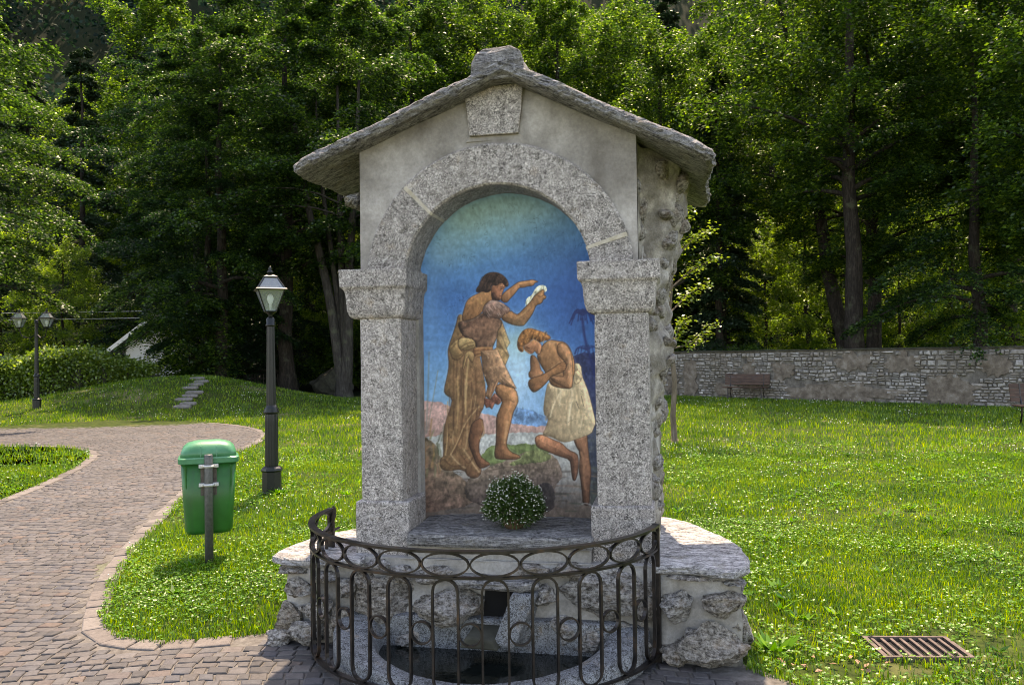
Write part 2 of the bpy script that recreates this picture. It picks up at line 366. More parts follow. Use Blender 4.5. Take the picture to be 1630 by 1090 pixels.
def flatbar(pts, wdt, h, nrm=None, closed=False):
    """bar with rectangular section: h along Z-ish (given by nrm), width across"""
    pts = np.asarray(pts, float); n = len(pts)
    T = (np.roll(pts, -1, 0) - np.roll(pts, 1, 0)) if closed else np.gradient(pts, axis=0)
    T /= np.linalg.norm(T, axis=1)[:, None] + 1e-9
    N = np.broadcast_to(np.asarray(nrm, float), pts.shape); S = np.cross(T, N); S /= np.linalg.norm(S, axis=1)[:, None] + 1e-9
    N = np.cross(S, T)
    V = np.stack([pts + S * wdt / 2 + N * h / 2, pts - S * wdt / 2 + N * h / 2, pts - S * wdt / 2 - N * h / 2, pts + S * wdt / 2 - N * h / 2], 1).reshape(-1, 3)
    Fc = []; m_ = n if closed else n - 1
    for i in range(m_):
        i2 = (i + 1) % n
        for j in range(4): Fc.append((i * 4 + j, i * 4 + (j + 1) % 4, i2 * 4 + (j + 1) % 4, i2 * 4 + j))
    if not closed: Fc += [(0, 1, 2, 3), ((n - 1) * 4 + 3, (n - 1) * 4 + 2, (n - 1) * 4 + 1, (n - 1) * 4)]
    return V, Fc
def nz(p, s=1.0, o=0.0): return noise.noise(Vector((p[0] * s + o, p[1] * s + o * 1.7, p[2] * s - o)))
_ico = {}
def ico(sub):
    if sub not in _ico:
        bm = bmesh.new(); bmesh.ops.create_icosphere(bm, subdivisions=sub, radius=1)
        bm.verts.ensure_lookup_table(); _ico[sub] = (np.array([v.co[:] for v in bm.verts]), [tuple(v.index for v in f.verts) for f in bm.faces]); bm.free()
    return _ico[sub]
def rock_mesh(seed, size, sub=3, cuts=9, rough=.07, depth=.86):
    r = np.random.default_rng(seed); V, Fc = ico(sub); V = V.copy()
    for _ in range(cuts):
        n = r.normal(size=3); n /= np.linalg.norm(n); d = r.uniform(.5, depth); e = V @ n - d
        V -= np.outer(np.clip(e, 0, None), n) * .95
    for i in range(len(V)):
        k = nz(V[i], 2.2, seed) * rough * 1.6 + nz(V[i], 5.5, seed + 3) * rough
        V[i] *= 1 + k
    V /= np.abs(V).max(0)
    V = V * (np.asarray(size) / 2)
    return V, Fc
def rock(name, seed, size, loc, mat, parent, rot=(0, 0, 0), sub=3, smooth=True, **k):
    V, Fc = rock_mesh(seed, size, sub, **k)
    return obj(name, mesh(name, V, Fc, mat, smooth), parent, loc, rot)
def chaikin(P, it=2, closed=True):
    P = np.asarray(P, float)
    for _ in range(it):
        Q = np.roll(P, -1, 0); P = np.stack([P * .75 + Q * .25, P * .25 + Q * .75], 1).reshape(-1, 2)
    return P
def densify(P, step):
    out = []
    P = np.asarray(P, float)
    for a, b in zip(P, np.roll(P, -1, 0)):
        n = max(1, int(np.linalg.norm(b - a) / step))
        for i in range(n): out.append(a + (b - a) * i / n)
    return np.array(out)
def rough_slab(name, outline, z0, z1, mat, parent, seed=0, rag=.018, step=.03, surf=.008, layers=4, loc=None, rot=None):
    """rough-hewn stone slab: wavering ragged outline, uneven layered edge, slightly undulating top"""
    P = densify(outline, step); n = len(P); cen = P.mean(0); rings = []
    nrm = np.roll(P, -1, 0) - np.roll(P, 1, 0); nrm = np.stack([nrm[:, 1], -nrm[:, 0]], 1); nrm /= np.linalg.norm(nrm, axis=1)[:, None] + 1e-9
    ar = 0.5 * np.sum(P[:, 0] * np.roll(P[:, 1], -1) - np.roll(P[:, 0], -1) * P[:, 1])
    if ar < 0: nrm = -nrm
    for li in range(layers + 1):
        t = li / layers; z = z0 + (z1 - z0) * t; ring = []
        for i, p in enumerate(P):
            k = nz((p[0], p[1], 0), 4, seed) * rag * .6 + nz((p[0], p[1], z * 3), 17, seed + li * 2.3) * rag * .6 + nz((p[0], p[1], z * 5), 41, seed + li * 5.1) * rag * .45
            bul = -.35 * rag * (2 * t - 1) ** 4 * 3
            q = p + nrm[i] * (k + bul); dz = nz((p[0], p[1], z), 4, seed + 9) * surf
            ring.append((q[0], q[1], z + dz))
        rings.append(ring)
    bm = bmesh.new(); R_ = [[bm.verts.new(p) for p in r] for r in rings]
    for a, b in zip(R_[:-1], R_[1:]):
        for i in range(n): bm.faces.new((a[i], a[(i + 1) % n], b[(i + 1) % n], b[i]))
    for r, s_ in ((R_[0], -1), (R_[-1], 1)):
        prev = r
        for sc in (.93, .72, .45, .2):
            cur = []
            for i, v in enumerate(prev):
                o = r[i].co; x = cen[0] + (o.x - cen[0]) * sc; y = cen[1] + (o.y - cen[1]) * sc
                zz = (z1 if s_ > 0 else z0) + nz((x, y, s_), 3, seed + 4) * surf * 1.5 + nz((x, y, s_), 11, seed + 6) * surf * .6
                cur.append(bm.verts.new((x, y, zz)))
            for i in range(n): bm.faces.new((prev[i], prev[(i + 1) % n], cur[(i + 1) % n], cur[i]))
            prev = cur
        bm.faces.new(prev)
    return bmobj(name, bm, mat, parent, False, loc, rot)
def inpoly(x, y, P):
    P = np.asarray(P, float); c = np.zeros(np.shape(x), bool)
    for (x0, y0), (x1, y1) in zip(P, np.roll(P, -1, 0)):
        if y0 == y1: continue
        k = ((y0 > y) != (y1 > y)) & (x < (x1 - x0) * (y - y0) / (y1 - y0) + x0); c ^= k
    return c
def dist_poly(x, y, P, closed=True):
    P = np.asarray(P, float); d = np.full(np.shape(x), 1e9); Q = np.roll(P, -1, 0)
    it = list(zip(P, Q)) if closed else list(zip(P[:-1], P[1:]))
    for (x0, y0), (x1, y1) in it:
        dx, dy = x1 - x0, y1 - y0; t = np.clip(((x - x0) * dx + (y - y0) * dy) / (dx * dx + dy * dy + 1e-12), 0, 1)
        d = np.minimum(d, np.hypot(x - x0 - t * dx, y - y0 - t * dy))
    return d
def leafquads(P, A, N, L, W, fold=.12):
    """leaf-shaped quads: base, side, tip, side"""
    A = A / (np.linalg.norm(A, axis=1)[:, None] + 1e-9); S = np.cross(N, A); S /= np.linalg.norm(S, axis=1)[:, None] + 1e-9; N = np.cross(A, S)
    L = np.broadcast_to(L, (len(P),))[:, None]; W = np.broadcast_to(W, (len(P),))[:, None]
    V = np.stack([P, P + A * L * .45 + S * W * .5 + N * L * fold, P + A * L, P + A * L * .45 - S * W * .5 + N * L * fold], 1).reshape(-1, 3)
    return V, np.arange(len(P) * 4).reshape(-1, 4)

# ---------------------------------------------------------------- terrain
def smooth01(t): t = np.clip(t, 0, 1); return t * t * (3 - 2 * t)
def zt(x, y):
    x = np.asarray(x, float); y = np.asarray(y, float)
    dx = x + 11.6; dy = y - 29.5
    mnd = 1.08 * np.exp(-.5 * ((dx / np.where(dx > 0, 2.7, 4.2)) ** 2 + (dy / np.where(dy > 0, 2.4, 3.0)) ** 2))
    hill = 104 * smooth01((y - 54) / 125) + 0.03 * np.clip(y - 36, 0, 40)
    return mnd + hill
gx = np.concatenate([np.linspace(-160, -24, 30), np.linspace(-23, 23, 116), np.linspace(24, 160, 30)])
gy = np.concatenate([np.linspace(-20, 2, 8), np.linspace(2.5, 40, 110), np.linspace(41, 260, 60)])
X, Y = np.meshgrid(gx, gy); Z = zt(X, Y)
V = np.stack([X, Y, Z], -1).reshape(-1, 3); nx, ny = len(gx), len(gy)
idx = np.arange(nx * ny).reshape(ny, nx); Fq = np.stack([idx[:-1, :-1], idx[:-1, 1:], idx[1:, 1:], idx[1:, :-1]], -1).reshape(-1, 4)
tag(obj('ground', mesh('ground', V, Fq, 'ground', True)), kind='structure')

# paved path and small plaza
PATH = np.array([(-1.30, 5.02), (-1.91, 4.82), (-2.28, 4.84), (-2.52, 5.05), (-2.70, 5.45), (-2.96, 6.09), (-3.15, 6.64), (-3.48, 7.83), (-3.87, 9.54), (-4.3, 11.3), (-4.64, 12.92), (-4.88, 14.3), (-4.98, 15.7), (-5.15, 17.2), (-5.7, 18.9), (-6.8, 20.6),
                 (-8.2, 21.8), (-10, 22.3), (-12.07, 22.0), (-13.5, 20.9), (-15, 20), (-19, 19.3), (-19, 16.4), (-12, 16.3), (-10.09, 16.2), (-8.9, 16.0), (-8.0, 15.3), (-7.4, 14.3), (-6.9, 12.9), (-6.5, 11.4), (-6.25, 10.2), (-6.1, 9.2), (-6.3, 6), (-6.5, 2.6),
                 (1.7, 2.6), (1.62, 3.7), (1.3, 4.24), (1.0, 4.6), (-1.0, 5.15)])
PB = chaikin(PATH, 2)
def polysheet(name, P, z, mat, kind=None, parent=None):
    bm = bmesh.new(); f = bm.faces.new([bm.verts.new((x, y, z)) for x, y in P]); bmesh.ops.triangulate(bm, faces=[f])
    o = bmobj(name, bm, mat, parent)
    if kind: tag(o, kind=kind)
    return o
path = polysheet('path', PB, .004, 'path', 'structure')
def cobV(x0, x1, y0, y1, z, jit, r):
    h = z; i = .012
    c = [(x0, y0), (x1, y0), (x1, y1), (x0, y1)]
    c = [(a + r.uniform(-jit, jit), b + r.uniform(-jit, jit)) for a, b in c]
    mx = sum(a for a, b in c) / 4; my = sum(b for a, b in c) / 4
    s = 1 - 2 * i / max(.06, (x1 - x0)); tl = [r.uniform(-.002, .002) for _ in range(4)]
    v = [(a, b, .0045) for a, b in c] + [(a + (mx - a) * .04, b + (my - b) * .04, h * .75) for a, b in c] + [(mx + (a - mx) * .84, my + (b - my) * .84, h + t) for (a, b), t in zip(c, tl)]
    return v
COBF = [(8, 9, 10, 11)] + [(k * 4 + j, k * 4 + (j + 1) % 4, k * 4 + 4 + (j + 1) % 4, k * 4 + 4 + j) for k in (0, 1) for j in range(4)]
rr = random.Random(3); cobs = []
KERB_A = PB[(dist_poly(PB[:, 0], PB[:, 1], PATH[:17], False) < .25)]
row = 0; y = 3.7
while y < 22.4:
    ph = .082 * rr.uniform(.9, 1.12)
    x = -19.0 + rr.uniform(0, .1)
    lim = -.66 * y - 2.6
    x = max(x, lim)
    while x < 1.7:
        wd = .092 * rr.uniform(.72, 1.38)
        cobs.append((x, x + wd - .009, y, y + ph - .009)); x += wd
    y += ph
CB = np.array(cobs); cx_, cy2 = (CB[:, 0] + CB[:, 1]) / 2, (CB[:, 2] + CB[:, 3]) / 2
def warp(x, y):
    return y + .16 * np.sin(x * 1.1 + y * .35) + .05 * np.sin(x * 3.1 + 1) + .12 * np.sin(y * .8 + x * .5) * .5
def warpx(x, y): return x + .06 * np.sin(y * 2.1) + .04 * np.sin(y * 4.3 + x)
wy = warp(cx_, cy2); wx = warpx(cx_, cy2)
ok = inpoly(wx, wy, PB) & (dist_poly(wx, wy, PB) > .19)
cell = []
for (x0, x1, y0, y1), k in zip(cobs, ok):
    if not k: continue
    v = cobV(x0, x1, y0, y1, .012 + rr.uniform(-.003, .004), .007, rr)
    v = [(float(warpx(a, b)), float(warp(a, b)), c) for a, b, c in v]
    cell.append(v)
# kerb band of larger flat stones along the lawn edges
def kerb(poly, wdt, ln):
    P = np.asarray(poly); seg = np.linalg.norm(np.diff(P, axis=0), axis=1); cum = np.concatenate([[0], np.cumsum(seg)]); s = 0; out = []
    def at(d):
        i = min(len(seg) - 1, int(np.searchsorted(cum, d, 'right') - 1)); t = (d - cum[i]) / (seg[i] + 1e-9); p = P[i] + (P[i + 1] - P[i]) * t
        a = P[max(0, i - 1)]; b = P[min(len(P) - 1, i + 2)]; d_ = (b - a) / np.linalg.norm(b - a); return p, np.array([-d_[1], d_[0]])
    while s < cum[-1] - ln:
        l = ln * rr.uniform(.7, 1.35); (p0, n0), (p1, n1) = at(s), at(min(cum[-1], s + l - .012)); j = lambda: rr.uniform(-.006, .006)
        a, b, c, d = p0, p1, p1 + n1 * wdt, p0 + n0 * wdt; q = [a, b, c, d]; m_ = sum(q) / 4; h = .015 + rr.uniform(-.003, .003)
        q = [(x + j(), y_ + j()) for x, y_ in q]
        out.append([(x, y_, .0045) for x, y_ in q] + [(x + (m_[0] - x) * .03, y_ + (m_[1] - y_) * .03, h * .75) for x, y_ in q] + [(m_[0] + (x - m_[0]) * .9, m_[1] + (y_ - m_[1]) * .88, h) for x, y_ in q]); s += l
    return out
kA = chaikin(PATH, 2)
def sub_edge(i0, i1):
    a = chaikin(PATH, 2); # 4 points per original vertex
    return a[i0 * 4 + 1:i1 * 4 + 2]
kerbs = kerb(sub_edge(0, 18), .15, .2)
kerbs2 = kerb(sub_edge(23, 32), .15, .22)
def split_parts(cells, name, parent, mat, limit, faces=COBF):
    c = np.array(cells); d = np.hypot(c[:, :, 0].mean(1), c[:, :, 1].mean(1))
    px = c[:, :, 0].mean(1); py = c[:, :, 1].mean(1)
    vis = (np.abs(px) < .64 * py) & (py > 4.1); order = np.argsort(np.where(vis, d, d + 1000))
    for i in order[:limit]:
        ctr = c[i].mean(0); ctr[2] = 0
        obj(name, mesh(name, c[i] - ctr, faces, mat), parent, ctr)
    rest = c[order[limit:]]
    if len(rest):
        k = rest.shape[1]; Vr = rest.reshape(-1, 3); Fr = (np.array(faces)[None] + (np.arange(len(rest)) * k)[:, None, None]).reshape(-1, 4)
        tag(obj(name, mesh(name, Vr, Fr, mat), parent), kind='stuff')
split_parts(cell, 'cobble', path, 'cobble', 300)
split_parts(kerbs + kerbs2, 'kerb_stone', path, 'kerb', 120)

# ---------------------------------------------------------------- shrine
TH = R(11); SO = Vector((-0.03, 4.66, 0))
def SW(u, v, z=0): return (SO.x + u * math.cos(TH) + v * math.sin(TH), SO.y - u * math.sin(TH) + v * math.cos(TH), z)
shrine = empty('wayside_shrine', SO, -TH)
tag(shrine, 'granite wayside shrine with gabled stone roof and painted arched niche', 'shrine')
def loft_rects(levels):
    mb = MB(); mb.rings([[(u0, v0, z), (u1, v0, z), (u1, v1, z), (u0, v1, z)] for (z, u0, u1, v0, v1) in levels]); return mb
def rough_block(name, levels, parent, mat='granite', bevel=.012, seed=0, amp=.003, cuts=3):
    """granite block with bevelled, slightly worn edges and uneven faces"""
    bm = bmesh.new(); mb = loft_rects(levels); vs = [bm.verts.new(v) for v in mb.v]
    for f in mb.f: bm.faces.new([vs[i] for i in f])
    bmesh.ops.recalc_face_normals(bm, faces=bm.faces)
    es = [e for e in bm.edges if e.calc_face_angle(0) > .35]
    bmesh.ops.bevel(bm, geom=es, offset=bevel, segments=2, affect='EDGES', profile=.5, clamp_overlap=True)
    for _ in range(cuts):
        long = [e for e in bm.edges if e.calc_length() > .06]
        if not long: break
        bmesh.ops.subdivide_edges(bm, edges=long, cuts=1, use_grid_fill=True)
    bmesh.ops.triangulate(bm, faces=[f for f in bm.faces if len(f.verts) > 4])
    for v in bm.verts:
        v.co += Vector((nz(v.co, 9, seed), nz(v.co, 9, seed + 5), nz(v.co, 9, seed + 11) * .6)) * amp + Vector((nz(v.co, 28, seed + 2), nz(v.co, 28, seed + 7), 0)) * amp * .6
    return bmobj(name, bm, mat, parent, False)
for side, (p0, p1), (s0, s1), (c0, c1), (b0, b1), sd_ in (('l', (-.935, -.603), (-.906, -.648), (-1.015, -.594), (-.935, -.64), 3), ('r', (.463, .815), (.497, .797), (.407, .866), (.482, .80), 8)):
    pil = empty('pillar'); pil.parent = shrine
    rough_block('plinth', [(.40, p0, p1, .02, .36), (.806, p0, p1, .02, .36)], pil, seed=sd_, bevel=.014)
    rough_block('shaft', [(.80, s0, s1, .05, .37), (1.90, s0, s1, .05, .37)], pil, seed=sd_ + 1, bevel=.01)
    def lerp(t): return (c0 + (b0 - c0) * t, c1 + (b1 - c1) * t, 0 + .05 * t, .42 - .05 * t)
    lv = []
    for z, t in ((1.884, .98), (1.890, .80), (1.905, .62), (1.935, .50), (1.985, .43), (2.03, .37), (2.055, .27), (2.068, .10), (2.076, 0.0), (2.178, 0.0)):
        a = lerp(t); lv.append((z, *a))
    rough_block('capital', lv, pil, seed=sd_ + 2, bevel=.008, cuts=2)
    MB().box(s0 + .004, s1 - .004, .056, .36, 1.86, 1.886).build('mortar_bed', 'joint', pil, bevel=.004)
# arch of three granite voussoirs with pale joints
AC = (-.075, 2.10); RO, RI = .80, .555
def arc_pt(a, r): return (AC[0] + r * math.cos(R(a)), AC[1] + r * math.sin(R(a)))
arch = empty('arch'); arch.parent = shrine
def voussoir(name, a0, a1, r0, r1, v0, v1, mat, seed, step=2.2):
    n = max(2, int((a1 - a0) / step)); rings = []
    e = .012
    prof = [(r0 + e, v0), (r1 - e, v0), (r1, v0 + e), (r1, v1), (r0, v1), (r0, v0 + e)]
    for i in range(n + 1):
        a = a0 + (a1 - a0) * i / n; ring = []
        for r, v in prof:
            q = (a * .05, r * 3, v * 3); rr_ = r + nz(q, 3, seed) * .004; u, z = arc_pt(a, rr_); ring.append((u, v + nz((u, z, v), 12, seed) * .004, z))
        rings.append(ring)
    return MB().rings(rings).build(name, mat, arch)
for a0, a1, s_ in ((-5, 16.6, 1), (17.5, 133.6, 2), (134.6, 185, 3)): voussoir('voussoir', a0, a1, RI, RO, .08, .37, 'granite', s_)
for a in (17.05, 134.1):
    o = voussoir('joint', a - .9, a + .9, RI - .002, RO - .004, .076, .36, 'joint', 5, .4)
# plaster gable with the arch cut out
def roofz(u): return 3.265 - .37 * (.02 - u) if u < .02 else 3.265 - .475 * (u - .02)
us = sorted(set(list(np.linspace(-.915, .745, 70)) + [AC[0] - (RO - .004) * math.cos(a) for a in np.linspace(0.08, math.pi - .08, 60)])); mb = MB(); NR = 14; Vg = []
def arch_z(u):
    d = (RO - .004) ** 2 - (u - AC[0]) ** 2
    return max(2.165, AC[1] + math.sqrt(d)) if d > 0 else 2.165
for u in us:
    for k in range(NR + 1):
        z = arch_z(u) + (roofz(u) + .03 - arch_z(u)) * k / NR
        Vg.append((u, .10 + nz((u, 0, z), 2.6, 3) * .012 + nz((u, 0, z), 9, 4) * .004, z))
mb.add(Vg, [(i * (NR + 1) + k, (i + 1) * (NR + 1) + k, (i + 1) * (NR + 1) + k + 1, i * (NR + 1) + k + 1) for i in range(len(us) - 1) for k in range(NR)])
sl = [(-.915, .10), (-.915, .36)]; mb.add([(-.915, .1, 2.165), (-.915, .37, 2.165), (-.915, .37, roofz(-.915) + .03), (-.915, .1, roofz(-.915) + .03)], [(0, 3, 2, 1)])
mb.add([(.745, .1, 2.165), (.745, .37, 2.165), (.745, .37, roofz(.745) + .03), (.745, .1, roofz(.745) + .03)], [(0, 1, 2, 3)])
mb.build('gable_plaster', 'plaster', shrine, True)
rough_block('keystone', [(2.945, -.222, .072, .07, .3), (3.235, -.252, .106, .07, .3)], shrine, seed=21, bevel=.006)
MB().add([(-.25, .096, 2.915), (.105, .096, 2.915), (.085, .094, 2.947), (-.23, .094, 2.947), (-.25, .2, 2.915), (.105, .2, 2.915), (.085, .2, 2.947), (-.23, .2, 2.947)],
         [(0, 1, 2, 3), (4, 7, 6, 5), (0, 4, 5, 1), (1, 5, 6, 2), (2, 6, 7, 3), (3, 7, 4, 0)]).build('keystone_bed', 'plaster', shrine, bevel=.004)
# body behind the niche
plan = [(-.905, .345), (-.63, .345), (-.63, .60), (.49, .60), (.49, .345), (.745, .20), (.80, .345), (.84, .6), (.80, 1.12), (-.905, 1.12)]
mb = MB(); mb.rings([[(u, v, .45) for u, v in plan], [(u, v, 2.68) for u, v in plan]], cap=False)
n_ = len(plan); mb.add([(u, v, 2.68) for u, v in plan], [tuple(range(n_))]); mb.build('rubble_body', 'mortar', shrine)
g = [(-.905, 2.66), (-.905, roofz(-.905) + .01), (.02, 3.27), (.84, roofz(.84) + .01), (.84, 2.66)]
MB().rings([[(u, .362, z) for u, z in g], [(u, 1.12, z) for u, z in g]]).build('rubble_gable', 'mortar', shrine)
# bulging right flank of rubble and smeared mortar
nv, nzs = 60, 130; Vv = []; 
def flank(v, z):
    b = .748 + .085 * smooth01((v - .12) / .34) - .05 * smooth01((v - .8) / .5)
    b += .10 * smooth01((z - 1.9) / .55) * smooth01((v - .2) / .3)
    b += .055 * smooth01((z - 1.2) / .7) * smooth01((v - .2) / .3)
    k = smooth01((v - .11) / .15)
    if z > 2.45: b += .06 * smooth01((z - 2.45) / .3) * smooth01((v - .2) / .25)
    return float(b + k * (nz((v, 0, z), 3.2, 4) * .035 + nz((v, 0, z), 8, 6) * .036 + nz((v, 0, z), 19, 8) * .02 + .055 * (.42 - min(.75, noise.voronoi(Vector((v * 8, .3, z * 6)))[0][0]))))
for i in range(nzs):
    for j in range(nv):
        v = .11 + (1.14 - .11) * j / (nv - 1); z = .45 + (2.86 - .45) * i / (nzs - 1); Vv.append((flank(v, z), v, z))
Fc = [(i * nv + j, i * nv + j + 1, (i + 1) * nv + j + 1, (i + 1) * nv + j) for i in range(nzs - 1) for j in range(nv - 1)]
fl = obj('rubble_flank', mesh('rubble_flank', Vv, Fc, 'flank_mortar', True), shrine)
FST = [(.79, .16, 2.62, .05, .11), (.85, .35, 2.74, .06, .11), (.93, .5, 2.70, .09, .12), (.985, .5, 2.485, .11, .14), (.827, .25, 2.49, .06, .14), (.862, .4, 2.298, .05, .06), (.957, .5, 2.352, .08, .11), (.83, .3, 2.222, .06, .05), (.945, .5, 2.123, .11, .14), (.975, .52, 1.984, .08, .05),
       (.855, .42, 1.914, .08, .05), (.925, .5, 1.893, .08, .09), (.87, .45, 1.722, .07, .06), (.865, .46, 1.615, .07, .08), (.868, .45, 1.377, .06, .1), (.86, .45, 1.166, .06, .09), (.80, .22, 2.36, .05, .1), (.87, .42, 1.02, .07, .1), (.86, .5, 1.5, .06, .07), (.83, .28, 2.08, .06, .06), (.95, .75, 2.25, .1, .16), (.9, .8, 1.8, .1, .14), (.89, .75, 1.3, .1, .16), (.9, 1.0, 2.0, .1, .2), (.88, 1.05, 1.5, .1, .2), (.9, 1.05, 1.05, .1, .18), (.88, .8, .85, .1, .14), (.95, 1.0, 2.45, .12, .14)]
for _ in range(26):
    FST.append((0, random.uniform(.24, .62), random.uniform(.6, 2.72), random.uniform(.03, .075), random.uniform(.05, .13)))
for i, (u, v, z, a, b_) in enumerate(FST):
    fu = flank(v, z) + random.uniform(-.022, .006)
    rock('stone', 40 + i, (.12, a * 2.2, b_ * 1.3), (fu - .012 if v > .3 else fu - .02, v, z), 'rubble', fl, (random.uniform(-.4, .4), 0, random.uniform(-.3, .3)), 2, False, rough=.1)
# painted niche -------------------------------------------------
def paint_niche(nu=310, nzv=560):
    zb, ztop = .60, AC[1] + RI + .01; rI = RI + .012
    t = np.linspace(0, 1, nzv); z = zb + (ztop - .002 - zb) * t
    hw = np.where(z < AC[1], rI, np.sqrt(np.clip(rI ** 2 - (z - AC[1]) ** 2, 0, None)))
    s = np.linspace(-1, 1, nu); sh = (1 - np.abs(s) ** 3.2) ** (1 / 3.2)
    U = AC[0] + hw[:, None] * s[None]; Zg = np.repeat(z[:, None], nu, 1)
    Vg = .355 + .20 * np.clip(hw[:, None] / rI, 0, 1) * sh[None]
    # sheet coordinates of the fresco (x to the right, y downwards), 1 unit = 3.92 mm
    px = 817 + (U + .075) / .004046; py = 830 - (Zg - .60) / .004017 
    def h2(x, y): 
        n = np.sin(x * 12.9898 + y * 78.233) * 43758.5453; return n - np.floor(n)
    def vnoise(x, y):
        xi, yi = np.floor(x), np.floor(y); fx, fy = x - xi, y - yi; fx = fx * fx * (3 - 2 * fx); fy = fy * fy * (3 - 2 * fy)
        return (h2(xi, yi) * (1 - fx) + h2(xi + 1, yi) * fx) * (1 - fy) + (h2(xi, yi + 1) * (1 - fx) + h2(xi + 1, yi + 1) * fx) * fy
    def fbm(x, y, o=4):
        a = 0; k = .5
        for i in range(o): a = a + k * vnoise(x * 2 ** i + 17 * i, y * 2 ** i + 5 * i); k *= .5
        return a
    C = np.zeros(px.shape + (3,)); qx = px + 5 * (fbm(px / 22, py / 22) - .5); qy = py + 5 * (fbm(px / 22 + 40, py / 22) - .5)
    brush = fbm(px / 9 + 3 * fbm(px / 14, py / 14), py / 7, 4) - .47
    brush2 = fbm(px / 3.2, py / 5.0 + 3 * fbm(px / 20, py / 20), 3) - .44
    # sky
    ys = [300, 340, 380, 420, 470, 540, 600, 650]; cs = np.array([(126, 168, 182), (128, 170, 180), (102, 154, 178), (56, 116, 168), (40, 100, 162), (54, 116, 174), (88, 146, 188), (102, 152, 184)], float)
    wy_ = qy + 26 * (fbm(px / 60, py / 60, 3) - .5)
    for k in range(3): C[..., k] = np.interp(wy_, ys, cs[:, k])
    def blend(a, col): 
        nonlocal C
        C = C + (np.asarray(col, float) - C) * np.clip(a, 0, 1)[..., None]
    def blob(cx, cy, rx, ry, col, amt, p=1.0): blend(amt * np.exp(-(((px - cx) / rx) ** 2 + ((py - cy) / ry) ** 2) ** p), col)
    blob(930, 470, 70, 120, (26, 74, 140), .75); blob(745, 350, 40, 22, (136, 168, 160), .5); blob(870, 400, 60, 40, (40, 96, 150), .4)
    blob(700, 400, 34, 30, (110, 150, 172), .5); blob(680, 500, 22, 110, (96, 144, 182), .5); blob(828, 600, 28, 66, (150, 188, 208), .95); blob(845, 660, 30, 40, (112, 160, 200), .6); blob(805, 560, 20, 40, (160, 196, 206), .5)
    def nsh(pt, cr): return [(cr[0] + x / cr[2], cr[1] + y / cr[2]) for x, y in pt]
    def poly(pt, col, cr=None, sm=2, grad=None, tex=.16, line=(58, 36, 26), lw=.8, la=.42, halo=0, form=0, relief=.55, warp_=0):
        P = nsh(pt, cr) if cr else pt; P = chaikin(P, sm) if sm else np.asarray(P, float)
        x0, y0 = P.min(0) - 6; x1, y1 = P.max(0) + 6
        bb = (px > x0) & (px < x1) & (py > y0) & (py < y1); I = np.where(bb.any(1))[0]; J = np.where(bb.any(0))[0]
        if len(I) == 0 or len(J) == 0: return
        sl = np.s_[I[0]:I[-1] + 1, J[0]:J[-1] + 1]; xx, yy = px[sl], py[sl]
        ins = inpoly(xx, yy, P); d = dist_poly(xx, yy, P)
        sd = np.where(ins, d, -d); sd = sd + warp_ * 2.4 * ((fbm(xx / 7, yy / 7) - .47) * 2 + (fbm(xx / 19 + 5, yy / 19) - .47) * 3); a = np.clip(sd / 1.0 + .5, 0, 1)
        col = np.broadcast_to(np.asarray(col, float), ins.shape + (3,)).copy()
        if grad is not None:
            gx_, gy_, c2 = grad; t = ((xx - P[:, 0].min()) / (np.ptp(P[:, 0]) + 1e-6) - .5) * gx_ + ((yy - P[:, 1].min()) / (np.ptp(P[:, 1]) + 1e-6) - .5) * gy_ + .5
            col = col + (np.asarray(c2, float) - col) * np.clip(t + brush[sl] * .8, 0, 1)[..., None]
        if relief:
            g1 = np.gradient(sd, axis=1); g0 = -np.gradient(sd, axis=0); gl = np.hypot(g0, g1) + 1e-6
            lit = (-(g1 * .75) + g0 * .6) / gl; wdt = min(7., max(2.2, .16 * min(np.ptp(P[:, 0]), np.ptp(P[:, 1]))))
            sh_ = np.exp(-np.clip(sd, 0, None) / wdt) * lit
            col = col * (1 + relief * np.where(sh_ > 0, .55 * sh_, .95 * sh_))[..., None]
        if form: col = col * (1 - form * .34 * np.exp(-np.clip(sd, 0, None) / form)[..., None])
        col = col * (1 + tex * 2.2 * brush[sl] + tex * 1.6 * brush2[sl])[..., None]
        Cs = C[sl]
        if halo: Cs = Cs + (np.array((206, 196, 172.)) - Cs) * (np.exp(-((sd + 1.6) / 1.0) ** 2) * halo * .3)[..., None]
        Cs = Cs + (col - Cs) * a[..., None]
        if lw: Cs = Cs + (np.array(line, float) - Cs) * (np.exp(-(sd / lw) ** 2) * la)[..., None]
        C[sl] = Cs
    def stroke(pt, col, wd=1.0, a=.8, cr=None, sm=True):
        P = np.array(nsh(pt, cr) if cr else pt, float)
        if sm and len(P) > 2:
            for _ in range(2): P = np.vstack([P[:1], np.stack([P[:-1] * .75 + P[1:] * .25, P[:-1] * .25 + P[1:] * .75], 1).reshape(-1, 2), P[-1:]])
        x0, y0 = P.min(0) - 4 * wd - 2; x1, y1 = P.max(0) + 4 * wd + 2
        bb = (px > x0) & (px < x1) & (py > y0) & (py < y1); I = np.where(bb.any(1))[0]; J = np.where(bb.any(0))[0]
        if len(I) == 0 or len(J) == 0: return
        sl = np.s_[I[0]:I[-1] + 1, J[0]:J[-1] + 1]; d = dist_poly(px[sl], py[sl], P, False)
        C[sl] = C[sl] + (np.array(col, float) - C[sl]) * (np.exp(-(d / wd) ** 2) * a)[..., None]
    A_ = (690, 425, 6.81); B_ = (690, 570, 5.4526); C_ = (810, 500, 6.814); D_ = (810, 640, 6.055)
    # landscape
    poly([(655, 640), (680, 634), (715, 648), (770, 660), (800, 668), (850, 676), (960, 684), (960, 712), (655, 712)], (190, 148, 138), sm=1, lw=0, grad=(0, 1.2, (150, 116, 104)), tex=.2, relief=0, warp_=1)
